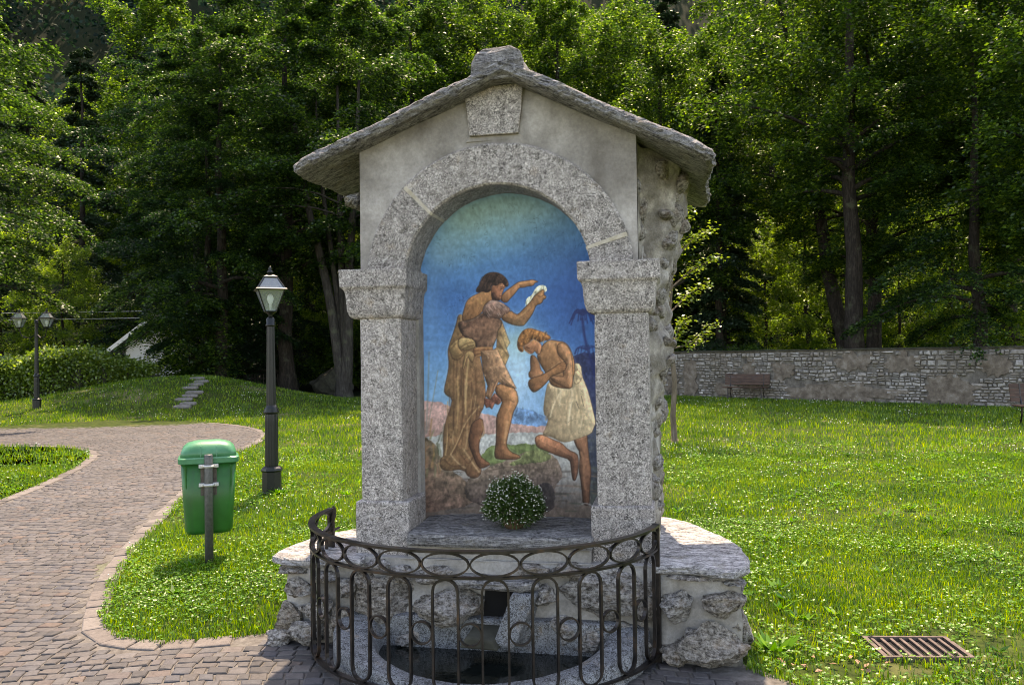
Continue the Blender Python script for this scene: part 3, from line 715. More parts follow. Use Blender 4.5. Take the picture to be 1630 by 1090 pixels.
    poly([(800, 645), (840, 650), (870, 668), (900, 682), (800, 676)], (86, 130, 170), lw=0, tex=.25, relief=0, warp_=1)
    poly([(655, 700), (700, 692), (790, 690), (860, 689), (960, 692), (960, 840), (655, 840)], (158, 160, 154), sm=0, lw=0, grad=(0, 1.7, (98, 84, 72)), tex=.16, relief=0, warp_=1)
    poly([(770, 712), (800, 707), (860, 708), (880, 716), (860, 740), (760, 745)], (92, 108, 60), lw=0, tex=.2, relief=0, warp_=1)
    poly([(905, 570), (930, 566), (960, 560), (960, 840), (940, 840), (938, 740), (925, 660)], (40, 52, 92), lw=0, grad=(0, 1.5, (70, 74, 66)), tex=.2, relief=0, warp_=1)
    for y0 in np.arange(742, 838, 3.4):
        for _ in range(5):
            xs = random.uniform(665, 950); ln = random.uniform(10, 46); k = random.choice([(112, 112, 108), (70, 60, 52), (128, 100, 82), (104, 84, 68), (66, 74, 58), (92, 76, 64)])
            stroke([(xs, y0 + random.uniform(-2, 2)), (xs + ln * .5, y0 + random.uniform(-2, 2)), (xs + ln, y0 + random.uniform(-2, 2))], k, random.uniform(.8, 1.9), .55)
    poly([(640, 700), (668, 690), (690, 700), (706, 740), (745, 768), (760, 800), (720, 812), (640, 818)], (108, 92, 70), lw=0, grad=(-.6, 1.2, (112, 84, 68)), tex=.35, relief=0, warp_=1)
    for _ in range(46):
        xs, y0 = random.uniform(664, 704), random.uniform(675, 780); stroke([(xs, y0), (xs + random.uniform(-5, 5), y0 - random.uniform(8, 26))], random.choice([(84, 84, 56), (70, 74, 52), (140, 98, 70), (106, 110, 74), (150, 112, 60)]), random.uniform(.8, 1.6), .6)
    stroke([(686, 560), (684, 630), (681, 690)], (110, 118, 110), 1.1, .6); stroke([(698, 590), (688, 650), (682, 688)], (120, 120, 104), .9, .6)
    # rock ledge
    poly([(735, 765), (770, 748), (800, 735), (850, 716), (880, 722), (893, 742), (892, 764), (880, 772), (882, 806), (800, 812), (735, 800)], (116, 98, 78), grad=(.4, 1.0, (88, 72, 64)), tex=.34, la=.15, warp_=1)
    poly([(826, 728), (858, 714), (882, 726), (868, 740), (836, 740), (800, 744)], (98, 104, 62), lw=0, tex=.3, warp_=1.5)
    poly([(852, 768), (882, 770), (881, 812), (858, 812)], (62, 54, 50), lw=0, tex=.2, warp_=1)
    for p_ in ([(770, 752), (812, 742), (846, 748), (884, 744)], [(800, 770), (840, 762), (880, 766)], [(842, 742), (866, 756), (886, 758)]): stroke(p_, (78, 62, 50), 1.3, .5)
    # palm
    stroke([(929, 512), (934, 550), (942, 575), (948, 600)], (30, 44, 92), 2.4, .9)
    for k in range(17):
        a = math.pi * (-.05 + 1.1 * k / 16); L_ = random.uniform(13, 26); stroke([(930, 506), (930 + math.cos(a) * L_ * .6, 500 - math.sin(a) * L_ * .35), (930 + math.cos(a) * L_, 505 + random.uniform(2, 16))], (28, 46, 96), 1.2, .85)
    for k in range(9):
        a = math.pi * (.1 + .9 * k / 8); stroke([(936, 560), (936 + math.cos(a) * 16, 556 - math.sin(a) * 6), (936 + math.cos(a) * 20, 566)], (30, 46, 94), 1.0, .7)
    SK, SKd = (190, 128, 80), (128, 80, 50)
    # standing figure ------------------------------------------------
    poly([(740, 370), (755, 310), (800, 270), (870, 220), (930, 180), (960, 170), (1050, 162), (1090, 152), (1145, 172), (1155, 182), (1120, 190), (1100, 222), (1040, 225), (985, 240), (950, 235), (900, 300), (860, 340), (800, 405)], SK, A_, 1, (.2, .9, SKd), form=1)
    poly([(1010, 410), (1030, 350), (1080, 330), (1110, 270), (1140, 230), (1200, 212), (1245, 235), (1252, 280), (1220, 300), (1180, 280), (1120, 320), (1100, 350), (1060, 400), (1030, 440)], (206, 206, 178), A_, 1, lw=0, tex=.5)
    for k in range(14): stroke([(1020 + k * 15, 420 - k * 13), (1050 + k * 13, 350 - k * 9)], random.choice([(236, 236, 214), (150, 160, 132), (200, 196, 150)]), .8, .8, A_)
    stroke([(1015, 420), (1010, 500), (1005, 600)], (150, 190, 200), .8, .6, A_)
    # cloak
    poly([(730, 501), (737, 500), (742, 520), (759, 552), (766, 575), (774, 625), (770, 648), (763, 660), (752, 690), (757, 715), (762, 738), (765, 753), (756, 763), (743, 761), (736, 748), (708, 751), (699, 744), (700, 731), (705, 727), (704, 698), (708, 672), (716, 652), (719, 634), (710, 630), (706, 622), (712, 598), (715, 580), (713, 561), (715, 550), (722, 530), (727, 515)], (150, 112, 70), sm=1, grad=(.7, .4, (104, 70, 46)), tex=.24, halo=.6)
    for p_, c_, w_ in [([(738, 575), (737, 620), (735, 680), (722, 722)], (86, 56, 36), 1.6), ([(748, 560), (742, 600), (740, 660)], (186, 148, 96), 1.5), ([(722, 575), (722, 625), (720, 690)], (92, 62, 40), 1.5), ([(757, 590), (758, 640), (744, 668), (730, 700), (717, 726)], (92, 60, 38), 1.6), ([(762, 648), (740, 672), (726, 706), (716, 724)], (184, 146, 98), 1.3), ([(716, 725), (726, 738), (738, 746)], (186, 150, 104), 1.5), ([(736, 716), (748, 735), (760, 752)], (190, 152, 104), 1.6), ([(732, 726), (744, 742), (750, 730)], (84, 54, 36), 1.5), ([(706, 732), (716, 744), (734, 742)], (80, 52, 34), 1.4), ([(728, 600), (729, 650), (724, 690)], (172, 132, 84), 1.4), ([(712, 640), (712, 690), (708, 725)], (176, 138, 90), 1.2), ([(750, 610), (752, 650)], (84, 54, 36), 1.3), ([(718, 560), (726, 545), (736, 535)], (92, 62, 40), 1.4)]: stroke(p_, c_, w_, .7)
    for k in range(26):
        xs = random.uniform(712, 764); y0 = random.uniform(575, 690); ln = random.uniform(18, 52); dx = (716 - xs) * .12 * random.uniform(.3, 1.4)
        stroke([(xs, y0), (xs + dx * .4 + random.uniform(-2, 2), y0 + ln * .5), (xs + dx, y0 + ln)], random.choice([(74, 48, 32), (96, 66, 42), (176, 138, 90), (190, 152, 104), (64, 42, 30)]), random.uniform(.7, 1.6), .5)
    # rear leg
    poly([(330, 560), (420, 515), (432, 620), (405, 690), (385, 760), (392, 850), (440, 895), (480, 918), (478, 935), (400, 970), (365, 940), (330, 850), (290, 750), (305, 640)], (136, 88, 58), B_, 1, (-.8, .3, (92, 56, 38)), form=1.2)
    stroke([(415, 560), (440, 660), (395, 700)], (150, 112, 72), 1.6, .7, B_)
    # right hanging drape
    poly([(755, 600), (790, 700), (838, 830), (800, 890), (828, 970), (790, 1060), (760, 1110), (660, 1100), (640, 920), (690, 880), (700, 700)], (132, 94, 60), A_, 0, (.9, .3, (164, 124, 78)), tex=.2, halo=.5)
    stroke([(705, 800), (760, 900), (810, 960)], (92, 60, 38), 1.4, .7, A_); stroke([(720, 690), (770, 800), (800, 890)], (96, 64, 42), 1.2, .6, A_)
    # torso fur
    poly([(280, 590), (400, 570), (500, 520), (545, 495), (600, 540), (680, 556), (740, 572), (758, 600), (740, 660), (705, 700), (702, 760), (668, 830), (640, 890), (470, 890), (440, 800), (330, 760), (290, 690), (272, 640)], (100, 68, 52), A_, 1, (.4, .8, (120, 84, 62)), tex=.3, form=1.5)
    # back and neck
    poly([(540, 262), (600, 245), (640, 240), (655, 300), (650, 372), (590, 400), (560, 430), (545, 480), (500, 522), (440, 560), (380, 576), (318, 584), (314, 540), (340, 450), (365, 370), (420, 320), (490, 290)], (178, 122, 74), A_, 1, (.5, .9, (124, 80, 48)), halo=.5)
    stroke([(500, 350), (520, 400), (560, 390)], (198, 142, 82), 2.2, .5, A_); stroke([(430, 400), (440, 480), (410, 550)], (120, 76, 46), 1.6, .5, A_)
    # face, beard, hair
    poly([(660, 195), (700, 205), (740, 175), (775, 178), (802, 225), (775, 250), (772, 275), (755, 300), (752, 340), (735, 372), (700, 362), (650, 372), (638, 300), (640, 230)], (176, 112, 76), A_, 1, (-.9, .3, (126, 74, 50)))
    poly([(640, 300), (662, 265), (690, 300), (712, 340), (735, 345), (730, 372), (690, 368), (650, 358)], (78, 48, 36), A_, 1, lw=0, tex=.3)
    stroke([(748, 245), (775, 238)], (60, 34, 26), .9, .85, A_); stroke([(742, 225), (786, 222)], (60, 34, 26), .8, .7, A_); stroke([(735, 320), (758, 322)], (96, 44, 36), .8, .8, A_); stroke([(655, 235), (668, 262), (652, 275)], (120, 70, 48), 1, .7, A_)
    poly([(470, 268), (480, 225), (510, 200), (525, 150), (560, 95), (610, 65), (680, 58), (740, 75), (790, 110), (828, 165), (832, 214), (800, 226), (770, 184), (740, 178), (700, 212), (660, 196), (640, 218), (640, 262), (590, 282), (540, 264), (500, 278)], (44, 30, 26), A_, 1, (.3, .5, (70, 48, 38)), tex=.5, lw=.8)
    for _ in range(16):
        a = random.uniform(520, 780); b = random.uniform(80, 200); stroke([(a, b), (a - 20, b + 30), (a - 36, b + 70)], random.choice([(92, 62, 46), (30, 20, 18)]), .7, .5, A_)
    # sleeve and near arm
    poly([(765, 520), (850, 478), (900, 520), (935, 525), (1000, 460), (1070, 390), (1110, 330), (1150, 300), (1200, 262), (1222, 275), (1215, 320), (1242, 340), (1232, 366), (1210, 370), (1190, 415), (1130, 430), (1110, 480), (1080, 540), (1010, 630), (985, 652), (930, 652), (850, 632), (780, 597), (748, 570)], (182, 124, 76), A_, 1, (.1, 1.1, (128, 82, 50)), form=1.2, halo=.4)
    stroke([(1150, 330), (1190, 345), (1215, 320)], (110, 66, 44), .9, .7, A_); stroke([(920, 560), (1000, 520), (1060, 450)], (200, 146, 92), 1.6, .5, A_)
    poly([(548, 432), (590, 388), (640, 360), (720, 373), (790, 418), (852, 466), (822, 506), (770, 522), (742, 572), (680, 557), (600, 547), (538, 512)], (142, 112, 98), A_, 1, (.1, .9, (112, 76, 60)), tex=.34)
    for _ in range(30):
        a = random.uniform(570, 810); b = random.uniform(400, 530); stroke([(a, b), (a + 16, b + 24)], random.choice([(176, 142, 124), (92, 60, 50), (160, 118, 92)]), .8, .6, A_)
    # belt, knot
    poly([(440, 870), (640, 870), (655, 900), (560, 960), (460, 985), (430, 930)], (128, 82, 50), A_, 1, tex=.2)
    for p_ in ([(470, 885), (560, 880), (640, 878)], [(470, 930), (570, 925), (640, 900)], [(465, 972), (560, 950), (640, 915)]): stroke(p_, (178, 126, 80), 1.2, .7, A_)
    poly([(275, 775), (360, 765), (440, 790), (466, 850), (430, 895), (300, 915), (262, 850)], (178, 146, 94), A_, 1, (.4, .9, (126, 96, 58)), tex=.22)
    poly([(165, 880), (230, 800), (275, 780), (262, 850), (300, 915), (340, 935), (280, 1010), (210, 1010), (190, 950)], (156, 122, 76), A_, 1, (.3, .8, (112, 82, 50)), tex=.2)
    poly([(340, 935), (400, 905), (450, 950), (425, 1045), (395, 1020), (370, 960), (330, 1110), (310, 1110), (330, 1000)], (168, 134, 84), A_, 1, (.5, .5, (118, 86, 54)), tex=.2)
    for p_ in ([(300, 870), (360, 830), (430, 820)], [(310, 895), (370, 870), (440, 850)], [(200, 880), (245, 830)], [(210, 960), (270, 970), (330, 930)]): stroke(p_, (96, 70, 44), 1.1, .7, A_)
    # tunic skirt, inner hem, front leg
    poly([(440, 350), (490, 365), (530, 310), (600, 365), (580, 395), (560, 410), (530, 400), (505, 448), (480, 430), (455, 438), (438, 400)], (124, 72, 54), B_, 0, tex=.4)
    poly([(550, 225), (650, 240), (716, 272), (742, 370), (722, 420), (690, 480), (670, 570), (642, 680), (625, 760), (660, 818), (740, 848), (752, 868), (700, 886), (540, 886), (518, 852), (535, 750), (540, 640), (540, 520), (572, 450), (602, 372), (530, 310)], (186, 124, 76), B_, 1, (-.9, .7, (120, 76, 48)), form=1.3, halo=.6)
    stroke([(640, 560), (625, 650), (610, 740)], (206, 152, 102), 2.2, .55, B_); stroke([(690, 300), (712, 350), (700, 390)], (206, 140, 100), 3, .5, B_); stroke([(600, 380), (650, 360), (700, 390)], (120, 74, 46), 1.1, .6, B_)
    for k in range(5): stroke([(680 + k * 14, 862 - k * 2), (690 + k * 14, 880 - k)], (100, 60, 40), .6, .7, B_)
    poly([(412, -60), (560, -70), (640, 100), (722, 272), (640, 252), (565, 215), (520, 300), (490, 368), (448, 335), (470, 250), (430, 120)], (170, 126, 92), B_, 0, (-.9, .5, (132, 92, 62)), tex=.26)
    for _ in range(40):
        a = random.uniform(440, 650); b = random.uniform(-40, 230)
        if b > (a - 560) * 1.4 - 10: stroke([(a, b), (a + 4, b + 9)], random.choice([(104, 70, 56), (120, 84, 70), (196, 154, 116)]), .9, .55, B_)
    stroke([(550, 200), (520, 260), (500, 330)], (92, 60, 40), 1, .6, B_)
    # bowing figure --------------------------------------------------
    blob(830, 545, 26, 26, (160, 196, 160), .38)
    poly([(610, 330), (750, 262), (756, 400), (770, 540), (786, 640), (776, 740), (766, 860), (766, 940), (742, 976), (700, 962), (694, 860), (680, 720), (664, 640), (680, 480), (640, 420)], (158, 104, 72), D_, 1, (.2, .9, (98, 64, 46)), form=1.3)
    stroke([(690, 480), (720, 560), (712, 690), (724, 820)], (180, 122, 84), 1.8, .5, D_)
    stroke([(690, 962), (730, 950), (790, 965)], (170, 170, 160), 1, .6, D_)
    poly([(250, 340), (300, 316), (345, 325), (430, 368), (500, 390), (570, 460), (650, 488), (667, 540), (660, 650), (640, 730), (620, 752), (600, 730), (590, 620), (580, 550), (480, 522), (420, 502), (340, 467), (270, 440), (248, 390)], (184, 116, 78), D_, 1, (1.2, .2, (110, 70, 50)), form=1.2, halo=.4)
    poly([(715, 545), (790, 560), (800, 690), (832, 760), (872, 870), (925, 1090), (945, 1180), (915, 1235), (895, 1290), (740, 1352), (620, 1390), (555, 1385), (450, 1330), (372, 1325), (365, 1300), (400, 1240), (430, 1130), (372, 1090), (392, 900), (432, 740), (470, 785), (560, 812), (682, 822), (702, 740), (722, 650)], (206, 182, 138), C_, 1, (-.8, .4, (158, 132, 98)), tex=.16, line=(110, 84, 58), halo=.3)
    for p_, c_, w_ in [([(700, 830), (640, 960), (560, 1080)], (166, 140, 106), 1.8), ([(730, 760), (760, 900), (780, 1080)], (160, 134, 98), 1.6), ([(690, 840), (670, 1000), (640, 1200)], (228, 206, 164), 1.8), ([(480, 860), (440, 1000), (400, 1150)], (142, 116, 88), 1.8), ([(560, 860), (480, 1000), (450, 1120)], (222, 200, 158), 1.5), ([(800, 760), (850, 950), (890, 1130)], (226, 206, 164), 1.6), ([(600, 1000), (560, 1180), (520, 1340)], (160, 134, 100), 1.8), ([(720, 1000), (720, 1200)], (166, 140, 106), 1.6), ([(735, 960), (762, 1030)], (70, 56, 46), .9), ([(790, 900), (812, 1000)], (80, 64, 50), .8)]: stroke(p_, c_, w_, .65, C_)
    for k in range(18):
        xs = random.uniform(872, 936); y0 = random.uniform(612, 660); ln = random.uniform(16, 40); dx = random.uniform(-9, 5)
        stroke([(xs, y0), (xs + dx * .5, y0 + ln * .5), (xs + dx, y0 + ln)], random.choice([(168, 142, 106), (146, 120, 88), (230, 210, 170)]), random.uniform(.7, 1.6), .4)
    poly([(715, 640), (760, 620), (805, 690), (780, 750), (720, 780), (705, 720)], (196, 168, 124), C_, 1, tex=.25, line=(110, 84, 58))
    poly([(250, 450), (300, 470), (340, 540), (352, 620), (392, 650), (340, 690), (280, 712), (225, 702), (218, 650), (245, 620), (238, 520)], (172, 112, 72), C_, 1, (-.5, -.8, (112, 74, 48)), form=1)
    poly([(365, 360), (450, 293), (540, 310), (612, 322), (662, 368), (702, 460), (722, 540), (722, 650), (702, 700), (682, 822), (560, 814), (470, 788), (440, 730), (400, 640), (350, 560), (310, 470), (338, 440)], (182, 124, 78), C_, 1, (-.5, .6, (134, 90, 56)), form=1, halo=.4)
    stroke([(520, 340), (545, 470), (580, 540)], (112, 72, 46), 1.4, .6, C_); stroke([(420, 400), (400, 500), (440, 600)], (138, 92, 58), 2, .5, C_); stroke([(440, 330), (520, 330)], (206, 152, 104), 2, .5, C_)
    poly([(600, 328), (662, 378), (692, 470), (702, 600), (702, 740), (682, 827), (600, 802), (500, 752), (448, 702), (470, 678), (560, 690), (602, 690), (590, 640), (640, 560), (560, 480), (528, 420), (540, 340)], (188, 128, 84), C_, 1, (-.7, .5, (148, 98, 64)), form=1)
    stroke([(660, 480), (670, 600), (680, 740)], (214, 158, 112), 2, .5, C_)
    poly([(213, 740), (260, 700), (350, 680), (420, 640), (500, 590), (560, 545), (622, 533), (637, 580), (610, 632), (540, 662), (460, 692), (440, 722), (380, 792), (300, 852), (260, 858), (218, 800)], (178, 118, 72), C_, 1, (-.2, 1, (122, 78, 48)), form=1.2, halo=.3)
    for k in range(4): stroke([(560 + k * 4, 560 + k * 20), (632 - k * 4, 556 + k * 21)], (110, 66, 44), .8, .7, C_)
    poly([(170, 340), (230, 320), (270, 285), (330, 305), (372, 360), (352, 440), (318, 452), (290, 412), (268, 440), (240, 446), (200, 420), (170, 390)], (190, 124, 82), C_, 1, (-.8, .5, (140, 88, 58)))
    stroke([(205, 372), (232, 384)], (70, 40, 30), .9, .85, C_); stroke([(238, 432), (262, 420)], (120, 60, 48), .8, .8, C_); stroke([(180, 400), (215, 422), (240, 440)], (214, 156, 110), 1, .6, C_)
    poly([(98, 330), (120, 250), (170, 185), (240, 163), (320, 190), (400, 218), (475, 270), (440, 302), (390, 302), (350, 325), (310, 292), (262, 280), (220, 332), (160, 350), (172, 415), (140, 424), (108, 390)], (160, 100, 50), C_, 1, (.3, .6, (116, 70, 38)), tex=.45, line=(96, 58, 32), halo=.5)
    for _ in range(26):
        a = random.uniform(130, 430); b = random.uniform(190, 300); stroke([(a, b), (a - 14, b + 16), (a - 10, b + 34)], random.choice([(206, 146, 78), (104, 62, 34), (184, 124, 62)]), .9, .6, C_)
    # wear: hairline cracks, scratches, paint unevenness
    C *= (1 + .16 * brush + .24 * brush2)[..., None]; C = C.mean(-1, keepdims=True) + .84 * (C - C.mean(-1, keepdims=True))
    crk = np.abs(fbm(px / 26 + 9, py / 26, 4) - .47); C *= (1 - .22 * np.exp(-(crk / .004) ** 2) * (fbm(px / 50, py / 50 + 3, 2) > .42))[..., None]
    C = np.clip(C, 4, 250) / 255
    lin = np.where(C <= .04045, C / 12.92, ((C + .055) / 1.055) ** 2.4)
    V = np.stack([U, Vg, Zg], -1).reshape(-1, 3); idx = np.arange(nu * nzv).reshape(nzv, nu)
    Fq = np.stack([idx[:-1, :-1], idx[:-1, 1:], idx[1:, 1:], idx[1:, :-1]], -1).reshape(-1, 4)
    me = mesh('niche_fresco', V, Fq, None, True)
    at = me.color_attributes.new('fresco', 'FLOAT_COLOR', 'POINT')
    at.data.foreach_set('color', np.concatenate([lin.reshape(-1, 3), np.ones((nu * nzv, 1))], 1).astype(np.float32).ravel())
    b = NB('fresco_paint'); a = b.n('Attribute'); a.attribute_name = 'fresco'
    c = b.mix(1, a.outputs['Color'], (PAINT, PAINT, PAINT), 'MULTIPLY'); n = b.noise(b.co(), 60, 4, .65, 1.5)
    b.pr(c, .55, b.bump(n, .25, .006), spec=.3)
    me.materials.append(b.m)
    return obj('niche_fresco', me, shrine)
PAINT = 1.55
paint_niche()
# sill, roof, ridge stone
rough_slab('sill_slab', [(-.585, -.075), (-.2, -.085), (.2, -.07), (.478, -.055), (.49, .6), (-.63, .6), (-.60, .02)], .572, .640, 'gneiss', shrine, 3, .010, .03, .004)
def roof_slab(u0, z0, u1, z1, v0, v1, th, seed, drop):
    L = math.hypot(u1 - u0, z1 - z0); a = math.atan2(z1 - z0, u1 - u0)
    s = 1 if u1 > u0 else -1
    out = [(0, v0), (s * L * .3, v0 - .02), (s * L * .62, v0 + .015), (s * L * .9, v0 - .01), (s * L * .985, v0 + .05), (s * L, v0 + .22), (s * L * .985, .6), (s * L * 1.01, v1 - .15), (s * L * .97, v1), (0, v1 + .02)]
    o = rough_slab('roof_slab', out, -th, 0, 'gneiss', shrine, seed, .026, .018, .005, 5)
    o.location = (u0, 0, z0); o.rotation_euler = (0, -math.atan2(z1 - z0, abs(u1 - u0)) * s, 0)
    return o
roof_slab(.035, 3.345, -1.32, 2.815, -.06, 1.5, .07, 11, 0)
roof_slab(.0, 3.34, 1.20, 2.745, -.07, 1.5, .072, 17, 0)
rs = rough_block('ridge_stone', [(3.23, -.18, .15, -.04, .36), (3.33, -.165, .125, -.045, .36), (3.385, -.155, .10, -.04, .35), (3.42, -.115, .06, -.02, .33), (3.435, -.07, .03, .02, .3)], shrine, 'gneiss', .012, 31, .022, 3)
rock('ridge_stone', 9, (.30, .6, .15), (-.02, .75, 3.38), 'gneiss', shrine, (0, 0, .1), 3, False, rough=.1)
rock('eave_stone', 12, (.17, .3, .10), (-.965, .22, 2.62), 'gneiss', shrine, (0, -.5, 0), 3, False, rough=.14)
rock('eave_stone', 13, (.2, .5, .12), (-.97, .6, 2.68), 'gneiss', shrine, (0, -.4, 0), 3, False, rough=.14)
# base under the pillars
def mortar_face(name, u0, u1, v, z0, z1, parent, seed, amp=.02, nu_=48, nz_=16, foot=.05):
    Vv = []
    for i in range(nz_ + 1):
        for j in range(nu_ + 1):
            u = u0 + (u1 - u0) * j / nu_; z = z0 + (z1 - z0) * i / nz_
            Vv.append((u, v - foot * (1 - (z - z0) / (z1 - z0)) + nz((u, seed, z), 6, seed) * amp + nz((u, seed, z), 15, seed) * amp * .6, z))
    W_ = nu_ + 1; Fc = [(i * W_ + j, i * W_ + j + 1, (i + 1) * W_ + j + 1, (i + 1) * W_ + j) for i in range(nz_) for j in range(nu_)]
    return obj(name, mesh(name, Vv, Fc, 'mortar', True), parent)
MB().box(-.90, .80, .05, 1.12, 0, .45).build('base_core', 'mortar', shrine)
MB().box(-.60, .465, -.02, .6, .44, .575).build('sill_bed', 'mortar', shrine, bevel=.01)
bw = mortar_face('base_wall', -.93, .86, -.05, 0, .50, shrine, 3)
MB().add([(-.93, -.055, .495), (.86, -.055, .495), (.86, .4, .505), (-.93, .4, .505)], [(0, 1, 2, 3)]).build('base_ledge', 'mortar', shrine)
BST = [(-0.70, 0.266, 0.317, 0.24), (-0.321, 0.237, 0.367, 0.17), (0.535, 0.33, 0.383, 0.27), (0.217, 0.33, 0.14, 0.107), (0.348, 0.46, 0.2, 0.07), (0.14, 0.46, 0.18, 0.06), (-0.421, 0.42, 0.2, 0.09), (-0.85, 0.367, 0.14, 0.133), (-0.76, 0.46, 0.133, 0.06), (0.667, 0.13, 0.22, 0.17), (0.30, 0.153, 0.2, 0.15), (-0.574, 0.08, 0.2, 0.13), (-0.608, 0.42, 0.15, 0.07), (.76, .3, .14, .2), (-.82, .1, .2, .16), (.46, .1, .16, .14)]
for i, (u, z, a, b_) in enumerate(BST):
    rock('stone', 90 + i, (a * 1.28, .2, b_ * 1.3), (u, -.06 - .04 * (1 - z / .5), z), 'rubble', bw, (0, random.uniform(-.15, .15), random.uniform(-.15, .15)), 4, False, rough=.13)
# spout: lintel, two slanting cheek stones and a black plug standing for shade in the mouth
sp = empty('water_spout'); sp.parent = shrine
rough_slab('lintel', [(-.27, -.20), (.10, -.22), (.19, -.17), (.18, .0), (-.28, .0)], .375, .425, 'gneiss', sp, 5, .012, .03, .004)
MB().rings([[(-.14, -.10, .13), (.10, -.10, .13), (.07, -.10, .378), (-.12, -.10, .378)], [(-.1, .03, .2), (.05, .03, .2), (.05, .03, .36), (-.1, .03, .36)]]).build('mouth_shade', 'black', sp)
rock('cheek_stone', 33, (.38, .34, .2), (-.30, -.15, .265), 'rubble', sp, (0, .08, .1), 4, False, rough=.08, cuts=14)
MB().rings([[(-.04, -.32, .12), (.07, -.30, .10), (.185, -.21, .355), (.055, -.24, .375)], [(.03, .0, .12), (.16, .0, .12), (.21, .0, .37), (.06, .0, .385)]]).build('cheek_stone', 'granite_blue', sp, bevel=.014)
MB().rings([[(-.22, -.33, .10), (.0, -.35, .10), (-.03, -.34, .15), (-.18, -.32, .16)], [(-.16, 0, .12), (.03, 0, .12), (.03, 0, .2), (-.16, 0, .2)]]).build('channel', 'rock_dark', sp, bevel=.012)

# ---------------------------------------------------------------- low seat walls
def low_wall(label, outline, slab_pts, stones, seed, slabz, parts_front):
    t = empty('low_stone_wall', SO, -TH); tag(t, label, 'stone wall', 'low seat walls beside the shrine')
    P = densify(outline, .05); rings = []
    for zi in range(9):
        z = slabz[0] * zi / 8
        rings.append([(p[0] + nz((p[0], p[1], z), 7, seed) * .018, p[1] + nz((p[0], p[1], z), 7, seed + 9) * .018, z) for p in P])
    MB().rings(rings).build('mortar_core', 'mortar', t, True)
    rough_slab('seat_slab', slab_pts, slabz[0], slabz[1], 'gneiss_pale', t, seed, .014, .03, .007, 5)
    for i, (u, v, z, a, d, b_, rz) in enumerate(stones):
        rock('stone', seed * 50 + i, (a * 1.06, d * 1.05, b_ * 1.06), (u, v, z), 'rubble', t, (random.uniform(-.1, .1), random.uniform(-.15, .15), rz), 4, False, rough=.12, cuts=12)
    return t
low_wall('low mortared stone seat wall right of the iron railing, pale slab half in sun',
         [(.83, -.10), (1.1, -.12), (1.26, -.10), (1.27, .2), (1.22, .55), (1.05, .92), (.86, 1.1)],
         [(.80, -.13), (1.0, -.14), (1.15, -.185), (1.215, -.205), (1.31, -.09), (1.325, .12), (1.27, .5), (1.09, .93), (.87, 1.2), (.80, 1.2)],
         [(.935, -.12, .325, .19, .16, .20, 0), (1.155, -.11, .345, .25, .22, .16, .0), (1.10, -.12, .115, .38, .26, .26, 0), (.905, -.12, .06, .18, .16, .14, 0), (1.05, -.10, .462, .34, .16, .035, 0), (1.22, -.08, .452, .13, .18, .03, .1), (1.24, -.03, .22, .10, .2, .09, 0), (1.27, .15, .12, .14, .3, .24, 0), (1.255, .18, .34, .12, .26, .16, .1), (1.2, .5, .2, .16, .36, .3, .3), (1.06, .8, .2, .2, .36, .3, .6), (.99, -.13, .17, .09, .1, .06, 0)], 4, (.478, .528), None)
low_wall('low mortared stone seat wall left of the iron railing, by the bin lawn',
         [(-.86, -.08), (-1.1, -.12), (-1.30, -.12), (-1.31, .1), (-1.27, .4), (-1.15, .6), (-.88, .66)],
         [(-.84, -.15), (-1.1, -.165), (-1.30, -.175), (-1.40, -.12), (-1.415, .06), (-1.36, .4), (-1.2, .66), (-.86, .74)],
         [(-1.22, -.12, .32, .19, .16, .13, 0), (-1.29, -.11, .16, .18, .2, .18, 0), (-1.11, -.14, .21, .2, .16, .15, 0), (-1.16, -.15, .07, .22, .18, .16, 0), (-.99, -.13, .14, .18, .16, .2, 0), (-1.25, -.1, .425, .2, .18, .06, 0), (-1.06, -.12, .40, .19, .16, .08, 0), (-1.33, .1, .1, .14, .24, .2, 0), (-1.31, .15, .3, .12, .24, .16, 0), (-1.33, -.12, .04, .2, .2, .12, .2), (-.93, -.12, .34, .12, .12, .12, 0)], 6, (.455, .505), None)

# ---------------------------------------------------------------- basin and water
basin = empty('stone_basin', SO, -TH); tag(basin, 'half round blue grey granite fountain basin behind the iron railing', 'basin')
def ell(cu, cv, a, b, t): return (cu + a * math.cos(t), cv - b * math.sin(t))
ts = np.linspace(-.35, math.pi + .35, 60)
rings = []
def bring(cu, cv, a, b, z, s_):
    return [(*ell(cu, cv, a, b, t), z + (.10 * (1 - max(-.4, math.sin(t))) if z > .05 else 0) + nz((t * 2, s_, z), 2, s_) * .006) for t in ts]
lv = [(-.1, -.06, .885, .775, 0), (-.1, -.06, .885, .775, .06), (-.1, -.06, .872, .765, .085), (-.1, -.07, .84, .735, .092), (-.09, -.12, .70, .63, .088), (-.085, -.14, .665, .59, .078), (-.08, -.15, .62, .55, .03), (-.08, -.15, .6, .53, -.1)]
rings = [bring(*l_, i) for i, l_ in enumerate(lv)]
k = len(ts); Vv = [p for r in rings for p in r]; Fc = [(i * k + j, i * k + j + 1, (i + 1) * k + j + 1, (i + 1) * k + j) for i in range(len(rings) - 1) for j in range(k - 1)]
obj('rim', mesh('rim', Vv, Fc, 'granite_blue', True), basin)
MB().box(-.80, .62, -.16, -.02, -.05, .205).build('back_block', 'granite_blue', basin, bevel=.02)
wr = [(*ell(-.08, -.15, .63, .56, t), .034) for t in np.linspace(-.2, math.pi + .2, 50)]
wat = obj('water', mesh('water', wr, [tuple(range(50))], 'water')); wat.location = SO; wat.rotation_euler = (0, 0, -TH); tag(wat, kind='structure')

